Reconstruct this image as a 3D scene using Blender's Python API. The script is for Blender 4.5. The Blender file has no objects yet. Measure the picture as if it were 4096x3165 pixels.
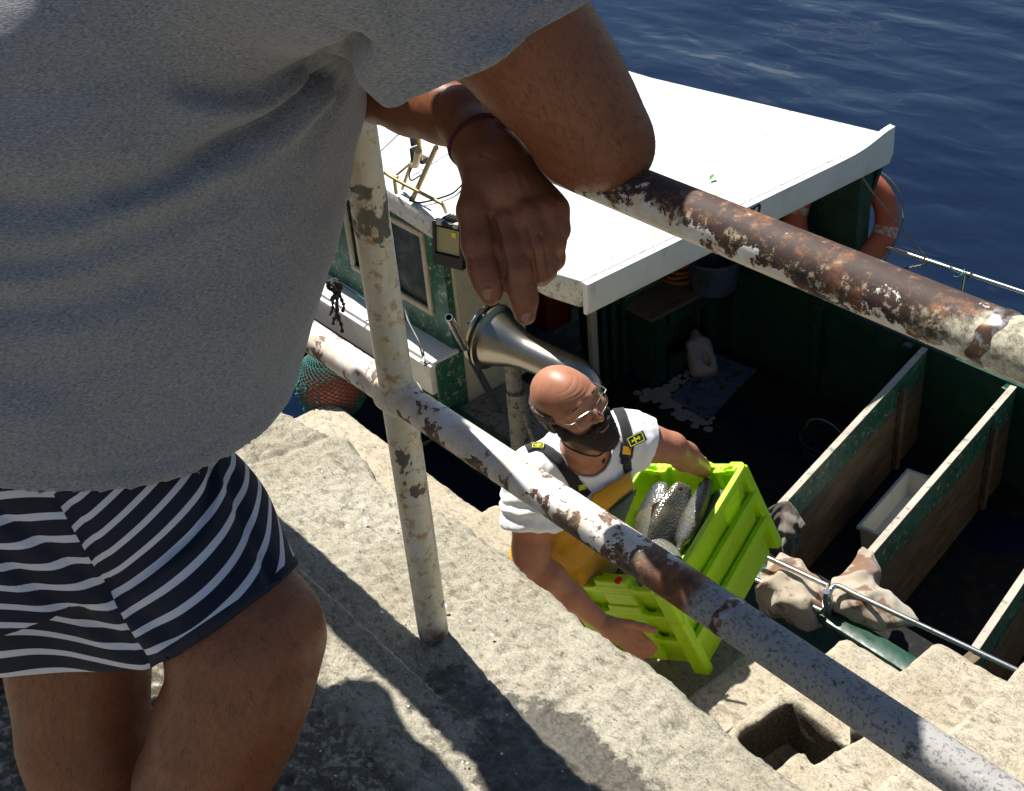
import bpy, bmesh, math, random
import numpy as np
from mathutils import Vector, Matrix
from mathutils.bvhtree import BVHTree
random.seed(7); RNG=np.random.default_rng(7)
scene=bpy.context.scene; COL=scene.collection
# ---------------------------------------------------------------- camera, sky, sun, exposure
F=5246.0; CX,CY=2048.0,1582.5; K=4096/2184
_r=np.array([-5048.,-3082.,F])
_yv=(F*F+5048*453)/(3082+5048*.15); _v=np.array([-453+.15*_yv,_yv,F])
_ex=-_r/np.linalg.norm(_r); _ez=-_v/np.linalg.norm(_v); _ey=np.cross(_ez,_ex)
M=np.array([_ex,_ey,_ez]); H=1.6705; CAM=np.array([0,0,H])
def ray(px,py): return M@np.array([(px*K-CX)/F,(py*K-CY)/F,1.])
def W(px,py,z=None,Y=None,X=None,d=None):
    q=ray(px,py)
    t=(z-H)/q[2] if z is not None else Y/q[1] if Y is not None else X/q[0] if X is not None else d
    return CAM+q*t
def D(px,py,d): return W(px,py,d=d)
cam=bpy.data.cameras.new('camera'); co=bpy.data.objects.new('camera',cam); COL.objects.link(co)
cam.sensor_width=36; cam.lens=36*F/4096; cam.clip_start=.05; cam.clip_end=3000
R=Matrix(((M[0,0],-M[0,1],-M[0,2],0),(M[1,0],-M[1,1],-M[1,2],0),(M[2,0],-M[2,1],-M[2,2],H),(0,0,0,1)))
co.matrix_world=R; scene.camera=co
SUN=Vector((-.68,.10,1.0)).normalized(); ELEV=math.asin(SUN.z); AZ=math.atan2(SUN.x,SUN.y)
w=bpy.data.worlds.new('World'); scene.world=w; w.use_nodes=True; nt=w.node_tree
sky=nt.nodes.new('ShaderNodeTexSky'); sky.sky_type='NISHITA'; sky.sun_disc=False
sky.sun_elevation=ELEV; sky.sun_rotation=AZ; sky.air_density=1.2; sky.dust_density=.1; sky.ozone_density=3.0
bg=nt.nodes['Background']; bg.inputs['Strength'].default_value=.040
# a few pale clouds over the water
tc=nt.nodes.new('ShaderNodeTexCoord'); mp=nt.nodes.new('ShaderNodeMapping'); mp.inputs['Scale'].default_value=(1,1,2.2)
nz=nt.nodes.new('ShaderNodeTexNoise'); nz.inputs['Scale'].default_value=3.4; nz.inputs['Detail'].default_value=6
cr=nt.nodes.new('ShaderNodeValToRGB'); cr.color_ramp.elements[0].position=.59; cr.color_ramp.elements[1].position=.68
mx=nt.nodes.new('ShaderNodeMix'); mx.data_type='RGBA'; mx.inputs['B'].default_value=(11,11,11.5,1)
nt.links.new(tc.outputs['Generated'],mp.inputs['Vector']); nt.links.new(mp.outputs['Vector'],nz.inputs['Vector'])
nt.links.new(nz.outputs['Fac'],cr.inputs['Fac']); nt.links.new(cr.outputs['Color'],mx.inputs['Factor'])
nt.links.new(sky.outputs['Color'],mx.inputs['A']); nt.links.new(mx.outputs['Result'],bg.inputs['Color'])
sl=bpy.data.lights.new('sun','SUN'); sl.energy=4.8; sl.angle=math.radians(.53); sl.color=(1,.955,.88)
so=bpy.data.objects.new('sun',sl); COL.objects.link(so)
so.rotation_euler=SUN.to_track_quat('Z','Y').to_euler()
vs=scene.view_settings; vs.view_transform='Standard'; vs.look='None'; vs.exposure=.95; vs.gamma=1
scene.cycles.max_bounces=8; scene.cycles.transparent_max_bounces=12
# ---------------------------------------------------------------- node helper
class MT:
    def __init__(s,name,col=(.5,.5,.5),rough=.6,metal=0,spec=.5,coord='Object'):
        s.m=bpy.data.materials.new(name); s.m.use_nodes=True; s.t=s.m.node_tree; s.b=s.t.nodes['Principled BSDF']
        s.tc=s.t.nodes.new('ShaderNodeTexCoord').outputs[coord]
        s.set('Base Color',col); s.set('Roughness',rough); s.set('Metallic',metal); s.set('Specular IOR Level',spec)
    def _in(s,sock,v):
        if isinstance(v,bpy.types.NodeSocket): s.t.links.new(v,sock)
        elif isinstance(v,(tuple,list)):
            sock.default_value=tuple(v) if len(v)==len(sock.default_value) else tuple(v)+(1,)
        else:
            try: sock.default_value=v
            except (TypeError,ValueError): k=len(sock.default_value); sock.default_value=(v,)*3+((1,) if k==4 else ())
    def set(s,k,v): s._in(s.b.inputs[k],v)
    def vec(s,scale=(1,1,1),rot=(0,0,0),loc=(0,0,0),src=None):
        n=s.t.nodes.new('ShaderNodeMapping'); s._in(n.inputs['Vector'],src or s.tc)
        n.inputs['Scale'].default_value=scale; n.inputs['Rotation'].default_value=rot; n.inputs['Location'].default_value=loc
        return n.outputs['Vector']
    def noise(s,scale,detail=4,rough=.5,v=None,dist=0,col=False):
        n=s.t.nodes.new('ShaderNodeTexNoise'); s._in(n.inputs['Vector'],v or s.tc)
        n.inputs['Scale'].default_value=scale; n.inputs['Detail'].default_value=detail; n.inputs['Roughness'].default_value=rough
        n.inputs['Distortion'].default_value=dist
        return n.outputs['Color' if col else 'Fac']
    def vor(s,scale,v=None,feature='F1',out='Distance',rand=1):
        n=s.t.nodes.new('ShaderNodeTexVoronoi'); s._in(n.inputs['Vector'],v or s.tc); n.feature=feature
        n.inputs['Scale'].default_value=scale; n.inputs['Randomness'].default_value=rand
        return n.outputs[out]
    def ramp(s,f,stops,interp='LINEAR'):
        n=s.t.nodes.new('ShaderNodeValToRGB'); r=n.color_ramp; r.interpolation=interp
        while len(r.elements)<len(stops): r.elements.new(.5)
        for e,(p,c) in zip(r.elements,stops):
            e.position=p; e.color=(c,c,c,1) if not isinstance(c,(tuple,list)) else tuple(c)+(1,)
        s._in(n.inputs['Fac'],f); return n.outputs['Color']
    def mix(s,f,a,b,mode='MIX'):
        n=s.t.nodes.new('ShaderNodeMix'); n.data_type='RGBA'; n.blend_type=mode
        s._in(n.inputs['Factor'],f); s._in(n.inputs['A'],a); s._in(n.inputs['B'],b); return n.outputs['Result']
    def math(s,op,a,b=0.,c=0.):
        n=s.t.nodes.new('ShaderNodeMath'); n.operation=op
        s._in(n.inputs[0],a); s._in(n.inputs[1],b)
        if op in('MULTIPLY_ADD',): s._in(n.inputs[2],c)
        return n.outputs[0]
    def attr(s,name):
        n=s.t.nodes.new('ShaderNodeAttribute'); n.attribute_name=name; return n.outputs['Fac']
    def xyz(s,i,src=None):
        n=s.t.nodes.new('ShaderNodeSeparateXYZ'); s._in(n.inputs[0],src or s.tc); return n.outputs[i]
    def bump(s,h,strength=.5,dist=.01):
        n=s.t.nodes.new('ShaderNodeBump'); s._in(n.inputs['Height'],h); n.inputs['Strength'].default_value=strength
        n.inputs['Distance'].default_value=dist
        prev=s.b.inputs['Normal']
        if prev.is_linked: s.t.links.new(prev.links[0].from_socket,n.inputs['Normal'])
        s.t.links.new(n.outputs['Normal'],prev)
        return s
# ---------------------------------------------------------------- object helpers
def tag(o,label=None,cat=None,group=None,kind=None):
    if label: o['label']=label
    if cat: o['category']=cat
    if group: o['group']=group
    if kind: o['kind']=kind
    return o
def empty(name,loc=(0,0,0)):
    o=bpy.data.objects.new(name,None); COL.objects.link(o); o.location=loc; o.empty_display_size=.05; return o
def link(name,me,mat,parent=None,smooth=True):
    o=bpy.data.objects.new(name,me); COL.objects.link(o)
    if mat is not None:
        for m in (mat if isinstance(mat,(list,tuple)) else [mat]): me.materials.append(m.m if isinstance(m,MT) else m)
    if smooth: me.polygons.foreach_set('use_smooth',[True]*len(me.polygons))
    if parent is not None:
        o.parent=parent
        o.matrix_parent_inverse=Matrix.Translation(parent_world(parent)).inverted()
    return o
def parent_world(o):
    return Vector(o.location) if o.type=='EMPTY' else Vector((0,0,0))
def mesh(name,V,Fc,mat,parent=None,smooth=True):
    me=bpy.data.meshes.new(name); me.from_pydata([tuple(map(float,v)) for v in V],[],[tuple(map(int,f)) for f in Fc]); me.update()
    return link(name,me,mat,parent,smooth)
def npmesh(name,V,Q,mat,parent=None,smooth=True,attrs=None):
    me=bpy.data.meshes.new(name); me.vertices.add(len(V)); me.vertices.foreach_set('co',np.asarray(V,np.float32).ravel())
    Q=np.asarray(Q,np.int32); n=len(Q); k=Q.shape[1]
    me.loops.add(n*k); me.loops.foreach_set('vertex_index',Q.ravel()); me.polygons.add(n)
    me.polygons.foreach_set('loop_start',np.arange(0,n*k,k,dtype=np.int32)); me.polygons.foreach_set('loop_total',np.full(n,k,np.int32))
    me.update(calc_edges=True)
    for a,val in (attrs or {}).items():
        at=me.attributes.new(a,'FLOAT','POINT'); at.data.foreach_set('value',np.asarray(val,np.float32))
    return link(name,me,mat,parent,smooth)
class MB:
    """collects shapes and links them as one mesh"""
    def __init__(s): s.V=[]; s.F=[]
    def add(s,V,Fc):
        n=len(s.V); s.V+= [tuple(map(float,v)) for v in V]; s.F+=[tuple(int(i)+n for i in f) for f in Fc]; return s
    def box(s,c,h,ax=None,bev=0.0):
        """c centre, h half sizes, ax 3 axes (rows)"""
        c=np.array(c,float); A=np.eye(3) if ax is None else np.array(ax,float); h=np.array(h,float)
        if bev<=0:
            V=[c+A.T@(h*np.array(q)) for q in [(-1,-1,-1),(1,-1,-1),(1,1,-1),(-1,1,-1),(-1,-1,1),(1,-1,1),(1,1,1),(-1,1,1)]]
            return s.add(V,[(0,3,2,1),(4,5,6,7),(0,1,5,4),(1,2,6,5),(2,3,7,6),(3,0,4,7)])
        bm=bmesh.new(); bmesh.ops.create_cube(bm,size=2); 
        for v in bm.verts: v.co=Vector(h*np.array(v.co))
        bmesh.ops.bevel(bm,geom=list(bm.edges),offset=bev,segments=2,affect='EDGES',profile=.5)
        bm.verts.index_update(); V=[c+A.T@np.array(v.co) for v in bm.verts]; Fc=[[v.index for v in f.verts] for f in bm.faces]; bm.free()
        return s.add(V,Fc)
    def bar(s,a,b,w,h,up=(0,0,1),bev=0.0):
        a=np.array(a,float); b=np.array(b,float); x=b-a; L=np.linalg.norm(x); x/=L; u=np.array(up,float); y=np.cross(u,x); y/=np.linalg.norm(y); z=np.cross(x,y)
        return s.box((a+b)/2,(L/2,w/2,h/2),(x,y,z),bev)
    def tube(s,P,r,n=10,cap=True,closed=False):
        P=[np.array(p,float) for p in P]; m=len(P); r=[r]*m if np.isscalar(r) else list(r)
        T=[]; 
        for i in range(m):
            a=P[(i-1)%m] if (closed or i>0) else P[i]; b=P[(i+1)%m] if (closed or i<m-1) else P[i]
            t=b-a; T.append(t/(np.linalg.norm(t)+1e-12))
        u=np.cross(T[0],(0,0,1.)); 
        if np.linalg.norm(u)<.1: u=np.cross(T[0],(0,1.,0))
        u/=np.linalg.norm(u); V=[]; Fc=[]
        for i in range(m):
            u=u-T[i]*(u@T[i]); u/=np.linalg.norm(u)+1e-12; v=np.cross(T[i],u)
            for k in range(n):
                a=2*math.pi*k/n; V.append(P[i]+r[i]*(math.cos(a)*u+math.sin(a)*v))
        for i in range(m if closed else m-1):
            j=(i+1)%m
            for k in range(n): Fc.append((i*n+k,i*n+(k+1)%n,j*n+(k+1)%n,j*n+k))
        if cap and not closed: Fc.append(tuple(range(n-1,-1,-1))); Fc.append(tuple((m-1)*n+k for k in range(n)))
        return s.add(V,Fc)
    def prism(s,poly,z0,z1):
        n=len(poly); V=[(x,y,z0) for x,y in poly]+[(x,y,z1) for x,y in poly]
        Fc=[tuple(range(n-1,-1,-1)),tuple(range(n,2*n))]+[(i,(i+1)%n,n+(i+1)%n,n+i) for i in range(n)]
        return s.add(V,Fc)
    def lathe(s,a,b,prof,n=32,close=True):
        """axis a->b unit dir; prof list of (t along, radius)"""
        a=np.array(a,float); x=np.array(b,float)-a; x/=np.linalg.norm(x); u=np.cross(x,(0,0,1.)); 
        if np.linalg.norm(u)<.1: u=np.cross(x,(0,1.,0))
        u/=np.linalg.norm(u); v=np.cross(x,u); V=[]; Fc=[]
        for t,r in prof:
            for k in range(n): q=2*math.pi*k/n; V.append(a+x*t+r*(math.cos(q)*u+math.sin(q)*v))
        for i in range(len(prof)-1):
            for k in range(n): Fc.append((i*n+k,i*n+(k+1)%n,(i+1)*n+(k+1)%n,(i+1)*n+k))
        return s.add(V,Fc)
    def build(s,name,mat,parent=None,smooth=False,bevel=0.0):
        o=mesh(name,s.V,s.F,mat,parent,smooth)
        bm=bmesh.new(); bm.from_mesh(o.data); bmesh.ops.recalc_face_normals(bm,faces=bm.faces)
        if bevel>0: bmesh.ops.bevel(bm,geom=[e for e in bm.edges if len(e.link_faces)==2 and e.calc_face_angle(0)>.6],offset=bevel,segments=2,affect='EDGES',profile=.5)
        bm.to_mesh(o.data); bm.free()
        if smooth: smooth_by_angle(o)
        return o
def smooth_by_angle(o,ang=.7):
    me=o.data; me.polygons.foreach_set('use_smooth',[True]*len(me.polygons))
    bm=bmesh.new(); bm.from_mesh(me)
    for e in bm.edges: e.smooth = not(len(e.link_faces)==2 and e.calc_face_angle(0)>ang)
    bm.to_mesh(me); bm.free()
def spline(P,n=8):
    """Catmull-Rom through points"""
    P=[np.array(p,float) for p in P]; P=[2*P[0]-P[1]]+P+[2*P[-1]-P[-2]]; out=[]
    for i in range(1,len(P)-2):
        for k in range(n):
            t=k/n; a,b,c,d=P[i-1],P[i],P[i+1],P[i+2]
            out.append(.5*((2*b)+(c-a)*t+(2*a-5*b+4*c-d)*t*t+(3*b-a-3*c+d)*t**3))
    out.append(P[-2]); return out
# ---------------------------------------------------------------- numpy noise
_P=np.random.default_rng(3).random((64,64,64)).astype(np.float32)
def vnoise(p):
    i=np.floor(p).astype(np.int64); f=(p-i).astype(np.float32); f=f*f*(3-2*f); i&=63; j=(i+1)&63
    x0,y0,z0=i[...,0],i[...,1],i[...,2]; x1,y1,z1=j[...,0],j[...,1],j[...,2]; fx,fy,fz=f[...,0],f[...,1],f[...,2]
    a=_P[x0,y0,z0]*(1-fx)+_P[x1,y0,z0]*fx; b=_P[x0,y1,z0]*(1-fx)+_P[x1,y1,z0]*fx
    c=_P[x0,y0,z1]*(1-fx)+_P[x1,y0,z1]*fx; d=_P[x0,y1,z1]*(1-fx)+_P[x1,y1,z1]*fx
    return (a*(1-fy)+b*fy)*(1-fz)+(c*(1-fy)+d*fy)*fz-.5
def fbm(p,scale,oct=4,g=.5):
    p=np.asarray(p,float)*scale; s=0; a=1
    for o in range(oct): s=s+a*vnoise(p+17.3*o); p=p*2.03; a*=g
    return s
# ---------------------------------------------------------------- signed distance sculpting
class SDF:
    def __init__(s,lo,hi,h):
        s.h=h; s.lo=np.array(lo,float); s.n=np.maximum(np.ceil((np.array(hi,float)-s.lo)/h).astype(int)+1,2)
        s.g=np.full(s.n,1.0,np.float32)
    def _sub(s,lo,hi):
        a=np.clip(np.floor((lo-s.lo)/s.h).astype(int),0,s.n-1); b=np.clip(np.ceil((hi-s.lo)/s.h).astype(int)+1,1,s.n)
        if (b-a<=0).any(): return None,None
        ax=[s.lo[i]+s.h*np.arange(a[i],b[i]) for i in range(3)]
        P=np.stack(np.meshgrid(*ax,indexing='ij'),-1).astype(np.float32)
        return (slice(a[0],b[0]),slice(a[1],b[1]),slice(a[2],b[2])),P
    def op(s,fn,lo,hi,k=.02,mode='add'):
        m=k*1.5+4*s.h; sl,P=s._sub(np.array(lo)-m,np.array(hi)+m)
        if sl is None: return s
        d=fn(P).astype(np.float32); g=s.g[sl]
        if mode=='add':
            if k>0: hh=np.clip(.5+.5*(g-d)/k,0,1); s.g[sl]=g*(1-hh)+d*hh-k*hh*(1-hh)
            else: s.g[sl]=np.minimum(g,d)
        elif mode=='sub':
            e=-d
            if k>0: hh=np.clip(.5-.5*(g-e)/k,0,1); s.g[sl]=g*(1-hh)+e*hh+k*hh*(1-hh)
            else: s.g[sl]=np.maximum(g,e)
        return s
    def cap(s,a,b,ra,rb,k=.02,mode='add'):
        a=np.array(a,np.float32); b=np.array(b,np.float32); ab=b-a; L=float(ab@ab)+1e-9
        def fn(P):
            t=np.clip(((P-a)@ab)/L,0,1); return np.linalg.norm(P-a-t[...,None]*ab,axis=-1)-(ra+(rb-ra)*t)
        m=max(ra,rb); return s.op(fn,np.minimum(a,b)-m,np.maximum(a,b)+m,k,mode)
    def chain(s,pts,k=.02,mode='add'):
        """pts: list of (xyz, r)"""
        for (a,ra),(b,rb) in zip(pts[:-1],pts[1:]): s.cap(a,b,ra,rb,k,mode)
        return s
    def ell(s,c,r,ax=None,k=.02,mode='add'):
        c=np.array(c,np.float32); r=np.array(r,np.float32); A=np.eye(3,dtype=np.float32) if ax is None else np.array(ax,np.float32)
        def fn(P):
            q=(P-c)@A.T; k0=np.linalg.norm(q/r,axis=-1); k1=np.linalg.norm(q/(r*r),axis=-1)+1e-9
            return k0*(k0-1)/k1
        m=r.max(); return s.op(fn,c-m,c+m,k,mode)
    def rbox(s,c,h,r,ax=None,k=.0,mode='add'):
        c=np.array(c,np.float32); h=np.array(h,np.float32)-r; A=np.eye(3,dtype=np.float32) if ax is None else np.array(ax,np.float32)
        def fn(P):
            q=np.abs((P-c)@A.T)-h; return np.linalg.norm(np.maximum(q,0),axis=-1)+np.minimum(q.max(-1),0)-r
        m=np.linalg.norm(h+r); return s.op(fn,c-m,c+m,k,mode)
    def loft(s,zs,cx,cy,rx,ry,axf=None,org=(0,0,0),p=2.0,k=.02,mode='add'):
        """stack of (super)ellipses along the z axis of frame axf (rows) at org"""
        A=np.eye(3,dtype=np.float32) if axf is None else np.array(axf,np.float32); o=np.array(org,np.float32)
        def fn(P):
            q=(P-o)@A.T; z=q[...,2]; X=np.interp(z,zs,cx); Y=np.interp(z,zs,cy); a=np.interp(z,zs,rx); b=np.interp(z,zs,ry)
            e=(np.abs((q[...,0]-X)/a)**p+np.abs((q[...,1]-Y)/b)**p)**(1/p)
            d=(e-1)*np.minimum(a,b)
            return np.maximum(d,np.maximum(zs[0]-z,z-zs[-1]))
        pts=[]
        for i in range(len(zs)):
            for sx in (-1,1):
                for sy in (-1,1): pts.append(o+A.T@np.array([cx[i]+sx*rx[i],cy[i]+sy*ry[i],zs[i]],np.float32))
        pts=np.array(pts); return s.op(fn,pts.min(0),pts.max(0),k,mode)
    def clip(s,p,n,k=0.0):
        """keep the side n points away from"""
        p=np.array(p,float); n=np.array(n,float); n/=np.linalg.norm(n)
        ax=[s.lo[i]+s.h*np.arange(s.n[i]) for i in range(3)]
        d=((ax[0]-p[0])*n[0])[:,None,None]+((ax[1]-p[1])*n[1])[None,:,None]+((ax[2]-p[2])*n[2])[None,None,:]
        s.g=np.maximum(s.g,d.astype(np.float32)); return s
    def surf(s):
        g=s.g.copy(); g[0]=g[-1]=1; g[:,0]=g[:,-1]=1; g[:,:,0]=g[:,:,-1]=1
        g=np.where(np.abs(g)<1e-7,1e-7,g); S=g<0; n=np.array(g.shape); st=np.array([n[1]*n[2],n[2],1])
        ids=[];pos=[];quads=[]
        for a in range(3):
            sl0=[slice(None)]*3; sl1=[slice(None)]*3; sl0[a]=slice(0,-1); sl1[a]=slice(1,None)
            X=np.argwhere(S[tuple(sl0)]!=S[tuple(sl1)])
            if len(X)==0: continue
            g0=g[X[:,0],X[:,1],X[:,2]]; X1=X.copy(); X1[:,a]+=1; g1=g[X1[:,0],X1[:,1],X1[:,2]]
            t=g0/(g0-g1); P=X.astype(np.float32); P[:,a]+=t
            b,c=(a+1)%3,(a+2)%3; q=[]
            for db,dc in ((0,0),(-1,0),(-1,-1),(0,-1)):
                Y=X.copy(); Y[:,b]+=db; Y[:,c]+=dc; cid=Y@st; ids.append(cid); pos.append(P); q.append(cid)
            q=np.stack(q,1); fl=~(g0<0); q[fl]=q[fl][:,::-1]; quads.append(q)
        ids=np.concatenate(ids); pos=np.concatenate(pos); quads=np.concatenate(quads)
        u,inv=np.unique(ids,return_inverse=True); cnt=np.bincount(inv)
        V=np.stack([np.bincount(inv,pos[:,i])/cnt for i in range(3)],1)
        Q=np.searchsorted(u,quads)
        return s.lo+V*s.h, Q
def vnormals(V,Q):
    a=V[Q[:,2]]-V[Q[:,0]]; b=V[Q[:,3]]-V[Q[:,1]]; n=np.cross(a,b); N=np.zeros_like(V)
    for i in range(4): 
        for c in range(3): N[:,c]+=np.bincount(Q[:,i],n[:,c],minlength=len(V))
    return N/(np.linalg.norm(N,axis=1,keepdims=True)+1e-12)
def relax(V,Q,it=1,lam=.5):
    E=np.concatenate([Q[:,[0,1]],Q[:,[1,2]],Q[:,[2,3]],Q[:,[3,0]]])
    for _ in range(it):
        S=np.zeros_like(V); c=np.bincount(E[:,0],minlength=len(V)).astype(float)+np.bincount(E[:,1],minlength=len(V))
        for k in range(3): S[:,k]=np.bincount(E[:,0],V[E[:,1],k],minlength=len(V))+np.bincount(E[:,1],V[E[:,0],k],minlength=len(V))
        V=V+lam*(S/np.maximum(c,1)[:,None]-V)
    return V
def join(parts):
    V=[];Q=[];n=0
    for v,q in parts: V.append(v); Q.append(q+n); n+=len(v)
    return np.concatenate(V),np.concatenate(Q)
def bvh(V,Q): return BVHTree.FromPolygons([tuple(v) for v in V.tolist()],[tuple(q) for q in Q.tolist()])
def hit(tree,px,py):
    q=ray(px,py); q=q/np.linalg.norm(q); r=tree.ray_cast(Vector(CAM),Vector(q))
    return None if r[0] is None else np.array(r[0])
def seg_dist(V,pts,w=None):
    """distance to polyline and the interpolated w"""
    best=np.full(len(V),9.); bw=np.zeros(len(V))
    for i in range(len(pts)-1):
        a=pts[i]; b=pts[i+1]; ab=b-a; t=np.clip((V-a)@ab/(ab@ab+1e-12),0,1); d=np.linalg.norm(V-a-t[:,None]*ab,axis=1)
        m=d<best; best[m]=d[m]
        if w is not None: bw[m]=(w[i]+(w[i+1]-w[i])*t)[m]
    return best,bw
# ---------------------------------------------------------------- materials
MATS={}
def stone(name,base,dark,light,wet=False):
    m=MT(name,rough=.9,spec=.2)
    big=m.noise(2.2,5,.6); mid=m.noise(30,12,.72,v=m.vec((1,1.7,1))); fine=m.noise(230,5,.75); cr=m.noise(46,10,.75,v=m.vec((.7,1.9,1),loc=(3,1,2)),dist=.6)
    c=m.mix(m.ramp(big,[(.35,0),(.68,1)]),base,light)
    c=m.mix(m.ramp(mid,[(.34,.9),(.48,0)]),c,dark)
    c=m.mix(m.ramp(cr,[(.36,.85),(.43,0)]),c,tuple(x*.3 for x in dark))
    c=m.mix(m.ramp(fine,[(.36,.7),(.46,0)]),c,tuple(x*.45 for x in base))
    c=m.mix(m.ramp(fine,[(.55,0),(.68,.6)]),c,tuple(min(1,x*1.5) for x in light))
    pep=m.noise(110,3,.6,v=m.vec(loc=(4,8,2))); c=m.mix(m.ramp(pep,[(.68,0),(.72,.7)]),c,(.07,.06,.045))
    lc=m.noise(14,8,.72,v=m.vec((1,1.3,1),loc=(7,5,3)),dist=1.2); c=m.mix(m.ramp(lc,[(.56,0),(.63,.55)]),c,(.13,.115,.08)); ck=m.noise(5,9,.8,v=m.vec(loc=(1,9,3)),dist=.8); c=m.mix(m.ramp(ck,[(.492,0),(.499,.7),(.501,.7),(.508,0)]),c,(.08,.07,.05))
    st=m.noise(7,4,.6,v=m.vec(loc=(5,2,1))); c=m.mix(m.ramp(st,[(.60,0),(.74,.3)]),c,(.30,.18,.09))
    gr=m.noise(70,3,.6,v=m.vec(loc=(9,2,4))); c=m.mix(m.ramp(gr,[(.67,0),(.72,.5)]),c,(.10,.13,.05))
    if wet:
        x=m.xyz(0); y=m.xyz(1); wn=m.noise(9,7,.7)
        peb=m.noise(52,6,.7,v=m.vec(loc=(6,6,6))); co=m.ramp(y,[(.0,1),(.64,1),(.70,0)]) # coarser concrete behind the kerb stone
        c=m.mix(m.mix(co,0.,m.ramp(peb,[(.50,.75),(.56,0)])),c,(.085,.075,.055)); c=m.mix(m.mix(co,0.,m.ramp(peb,[(.60,0),(.66,.7)])),c,(.55,.50,.42))
        dx=m.math('ADD',x,1.13); dy=m.math('ADD',y,-.86)
        e=m.math('ADD',m.math('MULTIPLY',m.math('MULTIPLY',dx,dx),3.6),m.math('MULTIPLY',m.math('MULTIPLY',dy,dy),22.))
        f=m.math('ADD',e,m.math('MULTIPLY',wn,1.5)); wm=m.ramp(f,[(.92,1),(1.12,0)])
        c=m.mix(wm,c,m.mix(.82,c,(.03,.025,.016)))
        m.set('Roughness',m.mix(wm,.9,m.ramp(m.noise(120,5,.7),[(.45,.07),(.58,.5)])))
        m.set('Specular IOR Level',m.mix(wm,.2,.6))
        m.bump(peb,.5,.006)
    m.set('Base Color',c)
    m.bump(mid,.75,.007); m.bump(cr,.6,.004); m.bump(fine,.85,.0026)
    return m
M_quay=stone('weathered granite quay',(.37,.335,.25),(.17,.15,.105),(.49,.455,.37),wet=True)
M_step=stone('pale granite steps',(.40,.345,.25),(.22,.18,.12),(.50,.45,.355))
_b=M_step.b.inputs['Base Color'].links[0].from_socket; M_step.set('Base Color',M_step.mix(M_step.attr('damp_pit_shade'),_b,M_step.mix(M_step.ramp(M_step.noise(140,4,.7),[(.42,0),(.6,1)]),(.05,.042,.03),(.15,.13,.10))))  # dark mix: painted shade in the pit, damp stone low down
M_wall=stone('dark tidal granite',(.10,.10,.07),(.03,.035,.02),(.2,.18,.13))
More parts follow.
